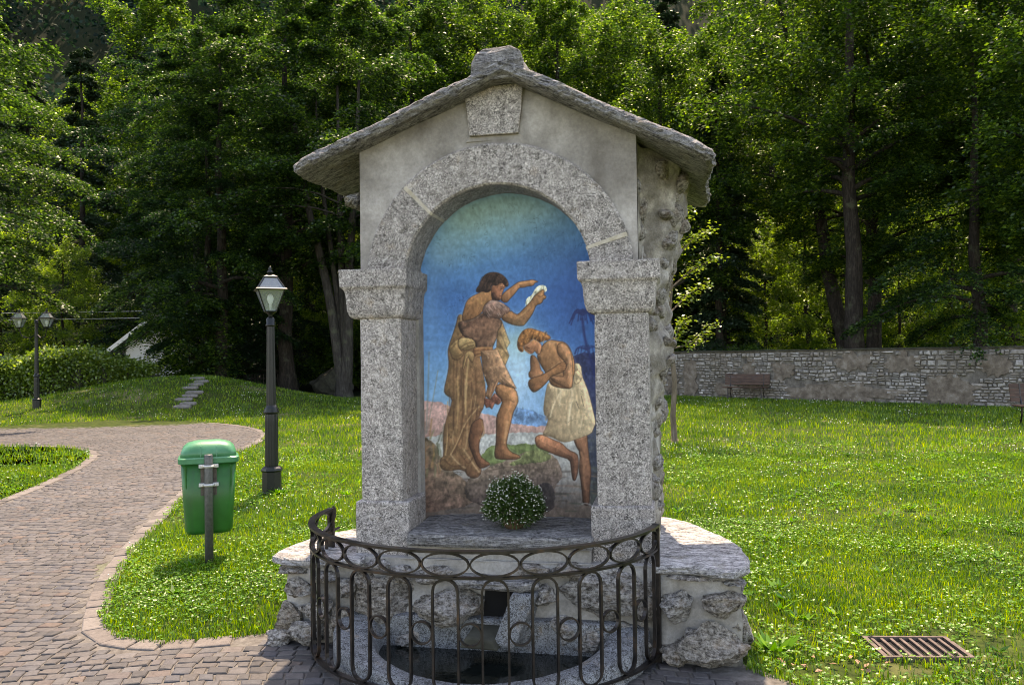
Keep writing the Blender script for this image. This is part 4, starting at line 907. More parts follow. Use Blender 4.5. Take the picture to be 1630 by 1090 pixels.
# ---------------------------------------------------------------- wrought iron railing
rail = empty('iron_railing', SO, -TH); tag(rail, 'curved wrought iron railing with ovals and rings around the basin', 'railing')
def rail_pt(s, z, off=0):   # s 0..1 along the arc from the left post to the right post
    t = math.pi * 1.035 - s * math.pi * .985
    return np.array([-.15 + (.985 + off) * math.cos(t), -(.855 + off) * math.sin(t) + .02, z])
tt = np.linspace(0, 1, 400); pp = np.array([rail_pt(s, 0) for s in tt]); cl = np.concatenate([[0], np.cumsum(np.linalg.norm(np.diff(pp, axis=0), axis=1))]); LEN = cl[-1]
def rp(d, z): return rail_pt(np.interp(d, cl, tt), z)
def frame(d):
    a, b = rp(max(0, d - .01), 0), rp(min(LEN, d + .01), 0); t = b - a; t /= np.linalg.norm(t); return t, np.array([t[1], -t[0], 0])
def arc_line(z, d0=0, d1=None, n=90): return [rp(d, z) for d in np.linspace(d0, LEN if d1 is None else d1, n)]
def addbar(name, pts, wd, h, nrm, parent=rail, closed=False):
    V_, F_ = flatbar(pts, wd, h, nrm, closed); return obj(name, mesh(name, V_, F_, 'iron'), parent)
addbar('top_rail', arc_line(.735), .038, .012, (0, 0, 1))
addbar('middle_rail', arc_line(.612), .028, .011, (0, 0, 1))
addbar('bottom_rail', arc_line(.055), .030, .012, (0, 0, 1))
NP = 12; pitch = LEN / NP
for i in range(NP):
    d = (i + .5) * pitch
    # oval between the two upper rails
    a_, b_ = pitch * .485, .055; zc = .6735
    pts = []
    for j in range(28):
        q = 2 * math.pi * j / 28; pts.append(rp(d + a_ * math.cos(q), zc + b_ * math.sin(q)))
    t, n_ = frame(d); N = []
    V_, F_ = flatbar(pts, .008, .018, n_, True); obj('oval', mesh('oval', V_, F_, 'iron'), rail)
    # tall rounded hairpin loop
    hw = .062; z0, z1 = .064, .606; pts = []
    for j in range(9): q = math.pi * j / 8; pts.append(rp(d + hw * math.cos(q), z1 - hw + hw * math.sin(q)))
    for zz in np.linspace(z1 - hw, z0 + hw, 6)[1:-1]: pts.append(rp(d - hw, zz))
    for j in range(9): q = math.pi + math.pi * j / 8; pts.append(rp(d + hw * math.cos(q), z0 + hw + hw * math.sin(q)))
    for zz in np.linspace(z0 + hw, z1 - hw, 6)[1:-1]: pts.append(rp(d + hw, zz))
    V_, F_ = flatbar(pts, .0105, .018, n_, True); obj('hairpin_loop', mesh('hairpin_loop', V_, F_, 'iron'), rail)
    if i < NP - 1:
        d2 = d + pitch / 2; rr_ = pitch / 2 - hw - .004; t, n_ = frame(d2)
        pts = [rp(d2 + rr_ * math.cos(2 * math.pi * j / 22), .348 + rr_ * math.sin(2 * math.pi * j / 22)) for j in range(22)]
        V_, F_ = flatbar(pts, .007, .02, n_, True); obj('ring', mesh('ring', V_, F_, 'iron'), rail)
for d in (0.0, LEN):
    p = rp(d, 0); t, n_ = frame(d if d else .02)
    po = MB().box(-.012, .012, -.02, .02, 0, .745).build('post', 'iron', rail, bevel=.003); po.location = p; po.rotation_euler = (0, 0, math.atan2(t[1], t[0]))
    q = [p + np.array([0, .02 + .045 * math.sin(a), .70 + .04 * math.cos(a)]) for a in np.linspace(0, 4.4, 16)]
    addbar('scroll', q, .022, .006, (1, 0, 0))
    b = MB().tube([p + np.array([0, 0, .60]), p + np.array([0, .12, .60])], .009, 8); b.build('wall_tie', 'iron', rail)

# ---------------------------------------------------------------- potted white flowers on the sill
fx = empty('flower_pot', SW(-.005, .17, .64), .3); tag(fx, 'round pot plant of tiny white flowers on the shrine sill', 'potted plant')
MB().lathe([(.05, 0), (.06, .02), (.07, .05), (.074, .065), (.066, .065), (.06, .05)], 20).build('pot', 'terracotta', fx, True)
r_ = np.random.default_rng(5); n = 8000
dv = r_.normal(size=(n, 3)); dv[:, 2] = np.abs(dv[:, 2]) * 1.0 - .55; dv /= np.linalg.norm(dv, axis=1)[:, None]
lump = np.array([1 + .22 * nz(q, 2.2, 3) + .12 * nz(q, 5, 6) for q in dv]); rad = .165 * lump * r_.uniform(.4, 1, n) ** .6; base = np.array([0, 0, .14]); P = base + dv * rad[:, None] * np.array([1, 1, .92])
P = P[P[:, 2] > .03]; dv = P - base; A = dv / np.linalg.norm(dv, axis=1)[:, None] + r_.normal(size=dv.shape) * .5; N = r_.normal(size=dv.shape)
V_, F_ = leafquads(P, A, N, r_.uniform(.018, .04, len(P)), .007); tag(obj('foliage', mesh('foliage', V_, F_, 'leaf_plant'), fx), kind='stuff')
n = 1250; dv = r_.normal(size=(n, 3)); dv[:, 2] = dv[:, 2] * .8 + .35; dv /= np.linalg.norm(dv, axis=1)[:, None]; lump = np.array([1 + .22 * nz(q, 2.2, 3) + .12 * nz(q, 5, 6) for q in dv]); P = base + dv * (.168 * lump * r_.uniform(.78, 1.16, n))[:, None] * np.array([1, 1, .95])
P = P[P[:, 2] > .05]; V0, F0 = ico(1); V_ = (P[:, None] + V0[None] * r_.uniform(.0018, .0048, len(P))[:, None, None] * np.array([1, 1, .7])).reshape(-1, 3)
F_ = (np.array(F0)[None] + (np.arange(len(P)) * len(V0))[:, None, None]).reshape(-1, 3); tag(obj('blossoms', mesh('blossoms', V_, F_, 'white_petal'), fx), kind='stuff')

# ---------------------------------------------------------------- litter bin
bn = empty('litter_bin', (-2.46, 6.6, 0), R(20)); tag(bn, 'green plastic litter bin with domed lid clamped to a grey post', 'litter bin')
def rrect(hx, hy, z, r=.05, k=5, oy=0):
    out = []
    for cxs, cys, a0 in ((1, 1, 0), (-1, 1, 90), (-1, -1, 180), (1, -1, 270)):
        for j in range(k):
            a = R(a0 + 90 * j / (k - 1)); out.append((cxs * (hx - r) + r * math.cos(a), oy + cys * (hy - r) + r * math.sin(a), z))
    return out
BY = .20
MB().rings([rrect(.14, .09, .235, .05, oy=BY), rrect(.170, .12, .245, .06, oy=BY), rrect(.183, .13, .275, .06, oy=BY), rrect(.197, .14, .5, .055, oy=BY), rrect(.212, .155, .82, .05, oy=BY)]).build('body', 'bin', bn, True)
MB().rings([rrect(.226, .168, .815, .05, oy=BY), rrect(.232, .174, .822, .05, oy=BY), rrect(.234, .176, .858, .05, oy=BY), rrect(.222, .166, .868, .06, oy=BY)]).build('lid_rim', 'lid', bn)
lid = MB().rings([rrect(.218, .162, .866, .06, oy=BY), rrect(.212, .156, .905, .07, oy=BY), rrect(.195, .145, .945, .08, oy=BY), rrect(.165, .122, .973, .08, oy=BY), rrect(.11, .085, .989, .06, oy=BY), rrect(.04, .04, .993, .02, oy=BY)]).build('lid', 'lid', bn, True)
for x in (-.06, .06):
    MB().tube([(x, BY - .160, .87), (x, BY - .153, .91), (x, BY - .138, .95), (x, BY - .10, .978)], .006, 6).build('lid_rib', 'lid', lid)
for x in (-.175, .175):
    MB().tube([(x, BY - .150, .80), (x * .985, BY - .143, .62)], [.010, .004], 6).build('body_rib', 'bin', bn)
MB().lathe([(.033, 0), (.033, .885), (.03, .893)], 20).build('post', 'post', bn, True)
MB().box(-.062, .062, .035, .055, .56, .86).build('mounting_plate', 'bracket', bn, bevel=.004)
for z in (.65, .80):
    cl_ = MB().box(-.075, .075, -.004, .036, z - .014, z + .014).build('clamp', 'steel', bn, bevel=.003)
    MB().tube([(.034 * math.cos(a), .034 * math.sin(a), z) for a in np.linspace(math.pi, 2 * math.pi, 12)], .012, 6).build('clamp_band', 'steel', cl_)
    for x in (-.052, .052): MB().tube([(x, .002, z), (x, -.018, z)], .009, 6).build('bolt', 'steel', cl_)

# ---------------------------------------------------------------- lamps
def lantern(parent, x, y, z, s=1.0, rz=0):
    t = empty('lantern'); t.parent = parent; t.location = (x, y, z); t.scale = (s, s, s); t.rotation_euler = (0, 0, rz)
    b0, b1, h = .065, .155, .27; zr, tr = .285, .075
    mb = MB(); cs = [(1, 1), (-1, 1), (-1, -1), (1, -1)]
    for cx0, cy0 in cs:
        mb.tube([(cx0 * b0, cy0 * b0, .01), (cx0 * b1, cy0 * b1, h)], .009, 6); mb.tube([(cx0 * b1, cy0 * b1, zr + .01), (cx0 * tr, cy0 * tr, zr + .145)], .009, 6)
    for (a, b), (c, d) in zip(cs, cs[1:] + cs[:1]):
        mb.tube([(a * b0, b * b0, .01), (c * b0, d * b0, .01)], .009, 6)
    mb.build('frame', 'lamp', t)
    MB().rings([[(a * .175, b * .175, h) for a, b in cs], [(a * .188, b * .188, h + .012) for a, b in cs], [(a * .172, b * .172, h + .026) for a, b in cs], [(a * .12, b * .12, h + .03) for a, b in cs]]).build('eaves', 'lamp', t)
    MB().rings([[(a * .082, b * .082, zr + .14) for a, b in cs], [(a * .086, b * .086, zr + .155) for a, b in cs], [(a * .03, b * .03, zr + .185) for a, b in cs]]).build('cap', 'lamp', t)
    MB().lathe([(.018, zr + .18), (.018, zr + .195), (.036, zr + .205), (.04, zr + .22), (.02, zr + .235), (.016, zr + .245), (.024, zr + .258), (.012, zr + .275), (.003, zr + .292)], 12).build('finial', 'lamp', t, True)
    for (a, b), (c, d) in zip(cs, cs[1:] + cs[:1]):
        MB().add([(a * b0, b * b0, .015), (c * b0, d * b0, .015), (c * b1, d * b1, h), (a * b1, b * b1, h)], [(0, 1, 2, 3)]).build('pane', 'glass', t)
        MB().add([(a * .15, b * .15, zr + .015), (c * .15, d * .15, zr + .015), (c * tr, d * tr, zr + .143), (a * tr, b * tr, zr + .143)], [(0, 1, 2, 3)]).build('roof_pane', 'glass', t)
    MB().lathe([(.012, .02), (.014, .10), (.03, .125), (.04, .165), (.034, .205), (.014, .228)], 14).build('bulb', 'bulb', t, True)
    MB().lathe([(.03, -.06), (.022, -.04), (.034, -.02), (.06, .0), (.075, .012)], 10).build('neck', 'lamp', t, True)
    return t
def lamp_post(name, loc, rz=0, hgt=2.17):
    t = empty(name, loc, rz)
    MB().lathe([(.135, 0), (.135, .02), (.12, .03), (.118, .27), (.135, .29), (.128, .315), (.1, .335)], 8, rot=R(22.5)).build('base', 'lamp', t)
    MB().lathe([(.078, .33), (.08, .36), (.079, .9), (.074, .985)], 32, flute=.07).build('lower_shaft', 'lamp', t)
    MB().lathe([(.074, .98), (.095, .995), (.097, 1.01), (.082, 1.025), (.088, 1.04), (.07, 1.06), (.062, 1.09)], 20).build('collar', 'lamp', t, True)
    MB().lathe([(.06, 1.08), (.047, hgt - .1)], 32, flute=.08).build('upper_shaft', 'lamp', t)
    MB().lathe([(.05, hgt - .11), (.062, hgt - .10), (.062, hgt - .085), (.05, hgt - .075), (.056, hgt - .02), (.04, hgt), (.03, hgt + .01)], 18).build('top_collar', 'lamp', t, True)
    return t
lp = lamp_post('street_lamp', (-2.99, 10.12, 0), R(8)); tag(lp, 'dark fluted park lamp with one glass lantern beside the green bin', 'lamp')
lantern(lp, 0, 0, 2.235, 1, R(14))
l2 = lamp_post('street_lamp', (-14.5, 24.9, float(zt(-14.5, 24.9)) - .02), 0, 2.72); tag(l2, 'distant park lamp with three lanterns in front of the hedge', 'lamp')
for a in (208, 83, -23):
    x, y = .45 * math.cos(R(a)), .45 * math.sin(R(a))
    pts = [(0, 0, 2.3), (x * .4, y * .4, 2.16), (x * .85, y * .85, 2.22), (x, y, 2.42)]
    MB().tube(pts, .016, 6).build('arm', 'lamp', l2); lantern(l2, x, y, 2.48, 1.0, R(10))

# ---------------------------------------------------------------- drain grate
gr = empty('drain_grate', (2.2, 4.52, .010), R(-3)); tag(gr, 'rusty iron drain grate lying in the grass', 'drain grate')
fb = MB(); fb.box(-.235, .235, -.165, -.145, -.01, .018); fb.box(-.235, .235, .145, .165, -.01, .018); fb.box(-.235, -.21, -.145, .145, -.01, .018); fb.box(.21, .235, -.145, .145, -.01, .018); fb.build('frame', 'rust_grate', gr)
for i in range(8):
    x = -.21 + .42 * (i + .5) / 8 + .0
    MB().box(x - .009, x + .009, -.1445, .1445, -.004, .012).build('bar', 'rust_grate', gr, bevel=.002, seg=1)
MB().add([(-.21, -.145, -.006), (.21, -.145, -.006), (.21, .145, -.006), (-.21, .145, -.006)], [(0, 1, 2, 3)]).build('pit_shade', 'black', gr)  # black sheet stands in for the shade below the bars

# ---------------------------------------------------------------- boundary wall of field stones
W0, W1 = np.array([3.8, 34.85]), np.array([16.2, 21.1]); WD = (W1 - W0); WL = np.linalg.norm(WD); WD /= WL; WN = np.array([-WD[1], WD[0]]); WN = WN if WN[1] < 0 else -WN
wall = empty('boundary_wall', (*W0, 0), math.atan2(WD[1], WD[0])); tag(wall, 'long old field stone wall with patches of render along the far lawn', 'wall')
sgn = 1 if (np.array([-WD[1], WD[0]]) @ WN) > 0 else -1      # local +y or -y faces the lawn
fy = sgn
def wbox(x0, x1, d0, d1, z0, z1): a, b = sorted((d0 * fy, d1 * fy)); return MB().box(x0, x1, a, b, z0, z1)
wbox(0, WL, -.5, -.012, -.1, 1.72).build('core', 'wall_core', wall)
PATCH = [(12.0, 13.0, 1.0, 1.6), (8.0, 8.9, .7, 1.3), (14.8, 15.5, .9, 1.5), (3.4, 4.1, .1, .8), (8.6, 12.2, .0, .62), (13.2, 14.6, .0, .9), (6.9, 7.4, .3, 1.5), (10.4, 11.6, 1.0, 1.6), (4.2, 4.9, .0, 1.4), (5.6, 6.4, .1, .6), (15.6, 17.6, .05, .7), (2.6, 3.4, .2, 1.2)]
def inpatch(x, z):
    for (a, b, c, d) in PATCH:
        k = .16 * nz((x, z, 0), 1.6, a)
        if a + k < x < b + k * 1.3 and c - .05 < z < d + k * 1.5: return True
    return False
for i, (a, b, c, d) in enumerate(PATCH):
    pts = []
    for q in np.linspace(0, 2 * np.pi, 40, endpoint=False):
        cs_, sn_ = math.cos(q), math.sin(q); s_ = (abs(cs_) ** 2.4 + abs(sn_) ** 2.4) ** (-1 / 2.4); k = 1 + .5 * nz((cs_ * 1.6, sn_ * 1.6, i), 1.6, i + 3) + .28 * nz((cs_ * 5, sn_ * 5, i), 1.6, i)
        pts.append(((a + b) / 2 + (b - a) / 2 * cs_ * s_ * k, max(.0, (c + d) / 2 + (d - c) / 2 * sn_ * s_ * k)))
    mb = MB(); fr = [(x, fy * .030 , z) for x, z in pts]; mid = ((a + b) / 2, fy * .042, (c + d) / 2); bkk = [(x, fy * -.012, z) for x, z in pts]
    k = len(pts); mb.add(fr + bkk + [mid], [(j, (j + 1) % k, 2 * k) for j in range(k)] + [(j, j + k, (j + 1) % k + k, (j + 1) % k) for j in range(k)]); mb.build('render_patch', 'old_render', wall)
wc = []; z = 0.0; r3 = random.Random(11)
def wz(x, z): return z + (.055 * nz((x * .9, z * 1.3, 0), 1, 5) + .03 * nz((x * 2.3, z * 2, 3), 1, 8)) * math.sin(min(1, max(0, z / 1.66)) * math.pi)
while z < 1.64:
    h = r3.uniform(.06, .19); h = min(h, 1.69 - z); x = r3.uniform(-.2, 0)
    while x < WL:
        l = r3.uniform(.09, .26) + (r3.uniform(0, .26) if r3.random() < .3 else 0)
        tiers = 2 if (h > .125 and r3.random() < .45) else 1; cut = r3.uniform(.4, .6)
        for ti in range(tiers):
            a0, a1 = (0, 1) if tiers == 1 else ((0, cut) if ti == 0 else (cut, 1))
            zz0, zz1 = z + h * a0, z + h * a1; xm, zm = x + l / 2, (zz0 + zz1) / 2
            if inpatch(xm, zm) or r3.random() < .04: continue
            hh = zz1 - zz0; g_ = .008; dp = r3.uniform(.008, .07); jx, jz = l * .12, hh * .2; n6 = []
            x0, x1 = x + g_, x + l - g_; z0_, z1_ = zz0 + g_ * .6, zz1 - g_ * .6
            c4 = [(x0 + r3.uniform(0, jx), z0_ + r3.uniform(0, jz)), (x1 - r3.uniform(0, jx), z0_ + r3.uniform(0, jz)), (x1 - r3.uniform(0, jx * 1.4), z1_ - r3.uniform(0, jz)), (x0 + r3.uniform(0, jx * 1.4), z1_ - r3.uniform(0, jz))]
            c4 = [(a, wz(a, b)) for a, b in c4]
            cx3 = sum(a for a, b in c4) / 4; cz3 = sum(b for a, b in c4) / 4
            wc.append([(a, fy * -.02, b) for a, b in c4] + [(a, fy * dp * .5, b) for a, b in c4] + [(cx3 + (a - cx3) * r3.uniform(.5, .8), fy * (dp + r3.uniform(0, .02)), cz3 + (b - cz3) * r3.uniform(.45, .75)) for a, b in c4])
        x += l
    z += h
wca = np.array(wc); vis = (wca[:, :, 0].mean(1) > 3.0) & (wca[:, :, 0].mean(1) < 17.2)
big = (wca[:, :, 0].max(1) - wca[:, :, 0].min(1)) * (.4 + wca[:, :, 0].mean(1) / WL) * vis; order = np.argsort(-big)
for i in order[:300]:
    c = wca[i].mean(0); obj('stone', mesh('stone', wca[i] - c, COBF, 'wallstone'), wall, c)
rest = wca[order[300:]]; tag(obj('stone', mesh('stone', rest.reshape(-1, 3), (np.array(COBF)[None] + (np.arange(len(rest)) * 12)[:, None, None]).reshape(-1, 4), 'wallstone'), wall), kind='stuff')
x = 0
while x < WL:
    l = r3.uniform(.5, 1.0); o = wbox(x + .004, min(WL, x + l) - .004, -.56, .06 + r3.uniform(-.02, .02), 1.70 + r3.uniform(0, .008), 1.752 + r3.uniform(-.012, .012)).build('coping_stone', 'rock_dark', wall); x += l

# ---------------------------------------------------------------- benches
def bench(loc, rz, label):
    t = empty('park_bench', loc, rz); tag(t, label, 'bench', 'wooden park benches')
    for i in range(4): MB().box(-.78, .78, -.21 + i * .108, -.21 + i * .108 + .092, .425, .455).build('seat_slat', 'wood', t, bevel=.006, seg=1)
    for i in range(4):
        z = .52 + i * .098; y = .235 + i * .022
        MB().add([(x, y + d * 1 + (.02 if zz else 0), z + zz) for zz in (0, .086) for d in (0, .028) for x in (-.78, .78)], [(0, 1, 3, 2), (4, 6, 7, 5), (0, 4, 5, 1), (2, 3, 7, 6), (0, 2, 6, 4), (1, 5, 7, 3)]).build('back_slat', 'wood', t)
    for x in (-.58, .58):
        MB().tube([(x, -.27, 0), (x, -.23, .2), (x, -.2, .415)], .02, 8).build('leg', 'iron', t)
        MB().tube([(x, .30, 0), (x, .2, .25), (x, .20, .42), (x, .27, .6), (x, .33, .9)], .02, 8).build('leg', 'iron', t)
        MB().tube([(x, -.22, .412), (x, .2, .412)], .018, 8).build('seat_bearer', 'iron', t)
    return t
wang = math.atan2(WD[1], WD[0])
bench((8.25, 28.95, 0), wang + .35, 'brown slatted bench standing against the old stone wall')
bench((11.55, 17.4, 0), R(-12), 'shaded bench cut off by the right edge, out on the lawn')

# ---------------------------------------------------------------- grass, clover, flowers
def lown(x, y, s): return np.sin(x * s + 1.3 * np.sin(y * s * .7)) * np.cos(y * s * .9 + 1.1 * np.sin(x * s * .6))
def lawn_ok(x, y):
    ok = ~inpoly(x, y, PB) | (dist_poly(x, y, PB) < .03 + .045 * np.abs(lown(x + 2, y, 7.3)))
    foot = [SW(u, v)[:2] for u, v in [(-1.33, -.2), (-.95, -.9), (.3, -1.1), (.8, -.6), (1.28, -.13), (1.3, .3), (1.1, .9), (.85, 1.3), (-.9, 1.3), (-.9, .7), (-1.2, .6), (-1.34, .2)]]
    ok &= ~inpoly(x, y, foot)
    ok &= ~((np.abs(x - 2.2) < .24) & (np.abs(y - 4.545) < .17))
    d = np.stack([x - W0[0], y - W0[1]], -1) @ WN; ok &= (d > .05) | (x < 3)
    ok &= (np.abs(x) < .66 * y + .3) | (rng.random(x.shape) < .4)
    soil = (np.hypot((x - 1.75) / .38, (y - 4.22) / .16) < 1); ok &= ~(soil & (rng.random(x.shape) < .82))
    return ok
def scatter(n, y0, y1):
    y = np.sqrt(rng.uniform(y0 ** 2, y1 ** 2, n)); x = rng.uniform(-1, 1, n) * (.66 * y + 2.6); k = lawn_ok(x, y); return x[k], y[k]
GV, GF = [], []; off = 0
def blades(n, y0, y1, hmin, hmax, wd, seg):
    global off
    x, y = scatter(n, y0, y1); n = len(x); pat = lown(x, y, 1.7) * .5 + lown(x + 3, y, 4.1) * .3
    dryp = np.clip((lown(x * .8 + 2, y * 1.9, 1.1) + .4 * lown(x, y, 3.3) - .75) * 3, 0, 1); keep = rng.random(n) < np.clip(.85 + .5 * pat, .45, 1) * (1 - .8 * dryp); x, y, pat = x[keep], y[keep], pat[keep]; n = len(x)
    h = rng.uniform(hmin, hmax, n) * (1 + .45 * pat); a = rng.uniform(0, 2 * np.pi, n); le = rng.uniform(.1, .75, n) * h; z = zt(x, y)
    b = np.stack([x, y, z], -1); s = np.stack([np.cos(a), np.sin(a), 0 * a], -1); f = np.stack([-np.sin(a), np.cos(a), 0 * a], -1); up = np.array([0, 0, 1.0])
    w_ = (wd * rng.uniform(.6, 1.3, n))[:, None]; h = h[:, None]; le = le[:, None]
    tip = b + f * le + up * h
    if seg:
        mid = b + f * le * .35 + up * h * .62
        V = np.stack([b - s * w_ / 2, b + s * w_ / 2, mid + s * w_ * .42, mid - s * w_ * .42, tip], 1); k = 5
        i = np.arange(n)[:, None] * 5; GF.append(np.concatenate([i + np.array([[0, 1, 2, 3]])], 0) + off); GF2.append(i + np.array([[3, 2, 4]]) + off)
    else:
        V = np.stack([b - s * w_ / 2, b + s * w_ / 2, tip], 1); k = 3; GF2.append(np.arange(n)[:, None] * 3 + np.array([[0, 1, 2]]) + off)
    GV.append(V.reshape(-1, 3)); off += n * k
GF2 = []
blades(275000, 3.7, 7.5, .022, .055, .006, True)
blades(260000, 7.5, 13, .028, .065, .0105, False)
blades(245000, 13, 33, .04, .10, .022, False)
V = np.concatenate(GV); me = bpy.data.meshes.new('grass')
quad = np.concatenate(GF); tri = np.concatenate(GF2); nl = quad.size + tri.size
me.vertices.add(len(V)); me.vertices.foreach_set('co', V.astype(np.float32).ravel()); me.loops.add(nl)
me.loops.foreach_set('vertex_index', np.concatenate([quad.ravel(), tri.ravel()]).astype(np.int32)); me.polygons.add(len(quad) + len(tri))
tot = np.concatenate([np.full(len(quad), 4), np.full(len(tri), 3)]).astype(np.int32); me.polygons.foreach_set('loop_total', tot)
me.polygons.foreach_set('loop_start', np.concatenate([[0], np.cumsum(tot)[:-1]]).astype(np.int32)); me.update(calc_edges=True); me.materials.append(M['grass'])
tag(obj('grass', me), 'short sunlit lawn grass growing on both sides of the shrine', 'grass', kind='stuff')
def clovers(n, y0, y1, size):
    x, y = scatter(n, y0, y1); pat = lown(x + 7, y + 2, 1.9) + .5 * lown(x, y, 5); k = rng.random(len(x)) < np.clip(.45 + .6 * pat, .05, 1); x, y = x[k], y[k]; n = len(x)
    z = zt(x, y) + rng.uniform(.02, .06, n); a = rng.uniform(0, 2 * np.pi, n); out = []
    for j in range(3):
        A = np.stack([np.cos(a + j * 2.09), np.sin(a + j * 2.09), rng.uniform(-.2, .5, n)], -1); N = np.stack([rng.normal(0, .25, n), rng.normal(0, .25, n), np.ones(n)], -1)
        out.append(leafquads(np.stack([x, y, z], -1), A, N, rng.uniform(.7, 1.3, n) * size, size * .95, .1)[0])
    return np.concatenate(out)
V = np.concatenate([clovers(84000, 3.7, 8, .016), clovers(35000, 8, 15, .024)])
tag(obj('clover', mesh('clover', V, np.arange(len(V)).reshape(-1, 4), 'clover')), 'low clover leaves spread through the lawn', 'clover', kind='stuff')
def flowers(n, y0, y1, size):
    x, y = scatter(n, y0, y1); pat = lown(x + 1, y + 5, 1.3) + .6 * lown(x + 4, y, 3.7); k = rng.random(len(x)) < np.clip(.12 + .75 * pat, .015, 1); x, y = x[k], y[k]; n = len(x)
    P = np.stack([x, y, zt(x, y) + rng.uniform(.05, .095, n)], -1); V0, F0 = ico(1); s = rng.uniform(.6, 1.25, n) * size
    return (P[:, None] + V0[None] * s[:, None, None]).reshape(-1, 3), n
FV = [flowers(1100, 3.7, 8, .0062), flowers(3500, 8, 15, .0078), flowers(4700, 15, 30, .0115)]
V = np.concatenate([f[0] for f in FV]); nF = sum(f[1] for f in FV); V0, F0 = ico(1)
tag(obj('clover_flowers', mesh('clover_flowers', V, (np.array(F0)[None] + (np.arange(nF) * len(V0))[:, None, None]).reshape(-1, 3), 'white_petal')), 'small white clover flowers dotted over the lawn', 'flowers', kind='stuff')
# broad-leaved weeds at the wall foot and dry leaves near the grate
def rosette(label, loc, n, L, seed):
    r = np.random.default_rng(seed); a = r.uniform(0, 2 * np.pi, n); A = np.stack([np.cos(a), np.sin(a), r.uniform(.25, 1.1, n)], -1)
    V_, F_ = leafquads(np.zeros((n, 3)) + r.normal(0, .01, (n, 3)) * [1, 1, 0], A, np.tile([0, 0, 1.0], (n, 1)) + r.normal(0, .2, (n, 3)), r.uniform(.5, 1.1, n) * L, L * .26, -.05)
    tag(obj('weed', mesh('weed', V_, F_, 'clover'), None, loc), label, 'weed', 'broad leaved weeds')
rosette('leafy weed in the shade at the foot of the right seat wall', (1.42, 4.52, 0), 26, .17, 1)
rosette('small weed at the foot of the left seat wall', (-1.33, 4.93, 0), 16, .09, 2)
rosette('weed tuft at the foot of the bin post', (-2.58, 6.5, 0), 34, .13, 3)
rosette('weed clump at the foot of the near lamp', (-2.86, 10.0, 0), 30, .16, 4)
wx_, wy_ = scatter(620, 4.0, 13); WV = []
for x, y in zip(wx_, wy_):
    n = int(rng.integers(5, 12)); a = rng.uniform(0, 2 * np.pi, n); L_ = rng.uniform(.05, .12); A = np.stack([np.cos(a), np.sin(a), rng.uniform(.15, 1.0, n)], -1)
    WV.append(leafquads(np.tile([x, y, float(zt(x, y)) + .015], (n, 1)), A, np.tile([0, 0, 1.0], (n, 1)) + rng.normal(0, .25, (n, 3)), rng.uniform(.5, 1.1, n) * L_, L_ * .28, -.05)[0])
WV = np.concatenate(WV); tag(obj('lawn_weeds', mesh('lawn_weeds', WV, np.arange(len(WV)).reshape(-1, 4), 'clover')), 'broad leaved weeds scattered through the lawn grass', 'weeds', kind='stuff')
for i in range(16):
    x, y = 1.55 + rng.normal(.12, .16), 4.3 + rng.normal(0, .07); V_, F_ = leafquads(np.zeros((1, 3)), np.array([[1, 0, .1]]), np.array([[.1, .2, 1.]]), .045, .028, .1)
    tag(obj('dry_leaf', mesh('dry_leaf', V_, F_, 'dry_leaf'), None, (x, y, .012 + .02 * rng.random()), (0, rng.uniform(-.4, .4), rng.uniform(0, 6))), 'reddish dry leaf lying on the bare soil before the grate', 'leaf', 'dry leaves before the grate')

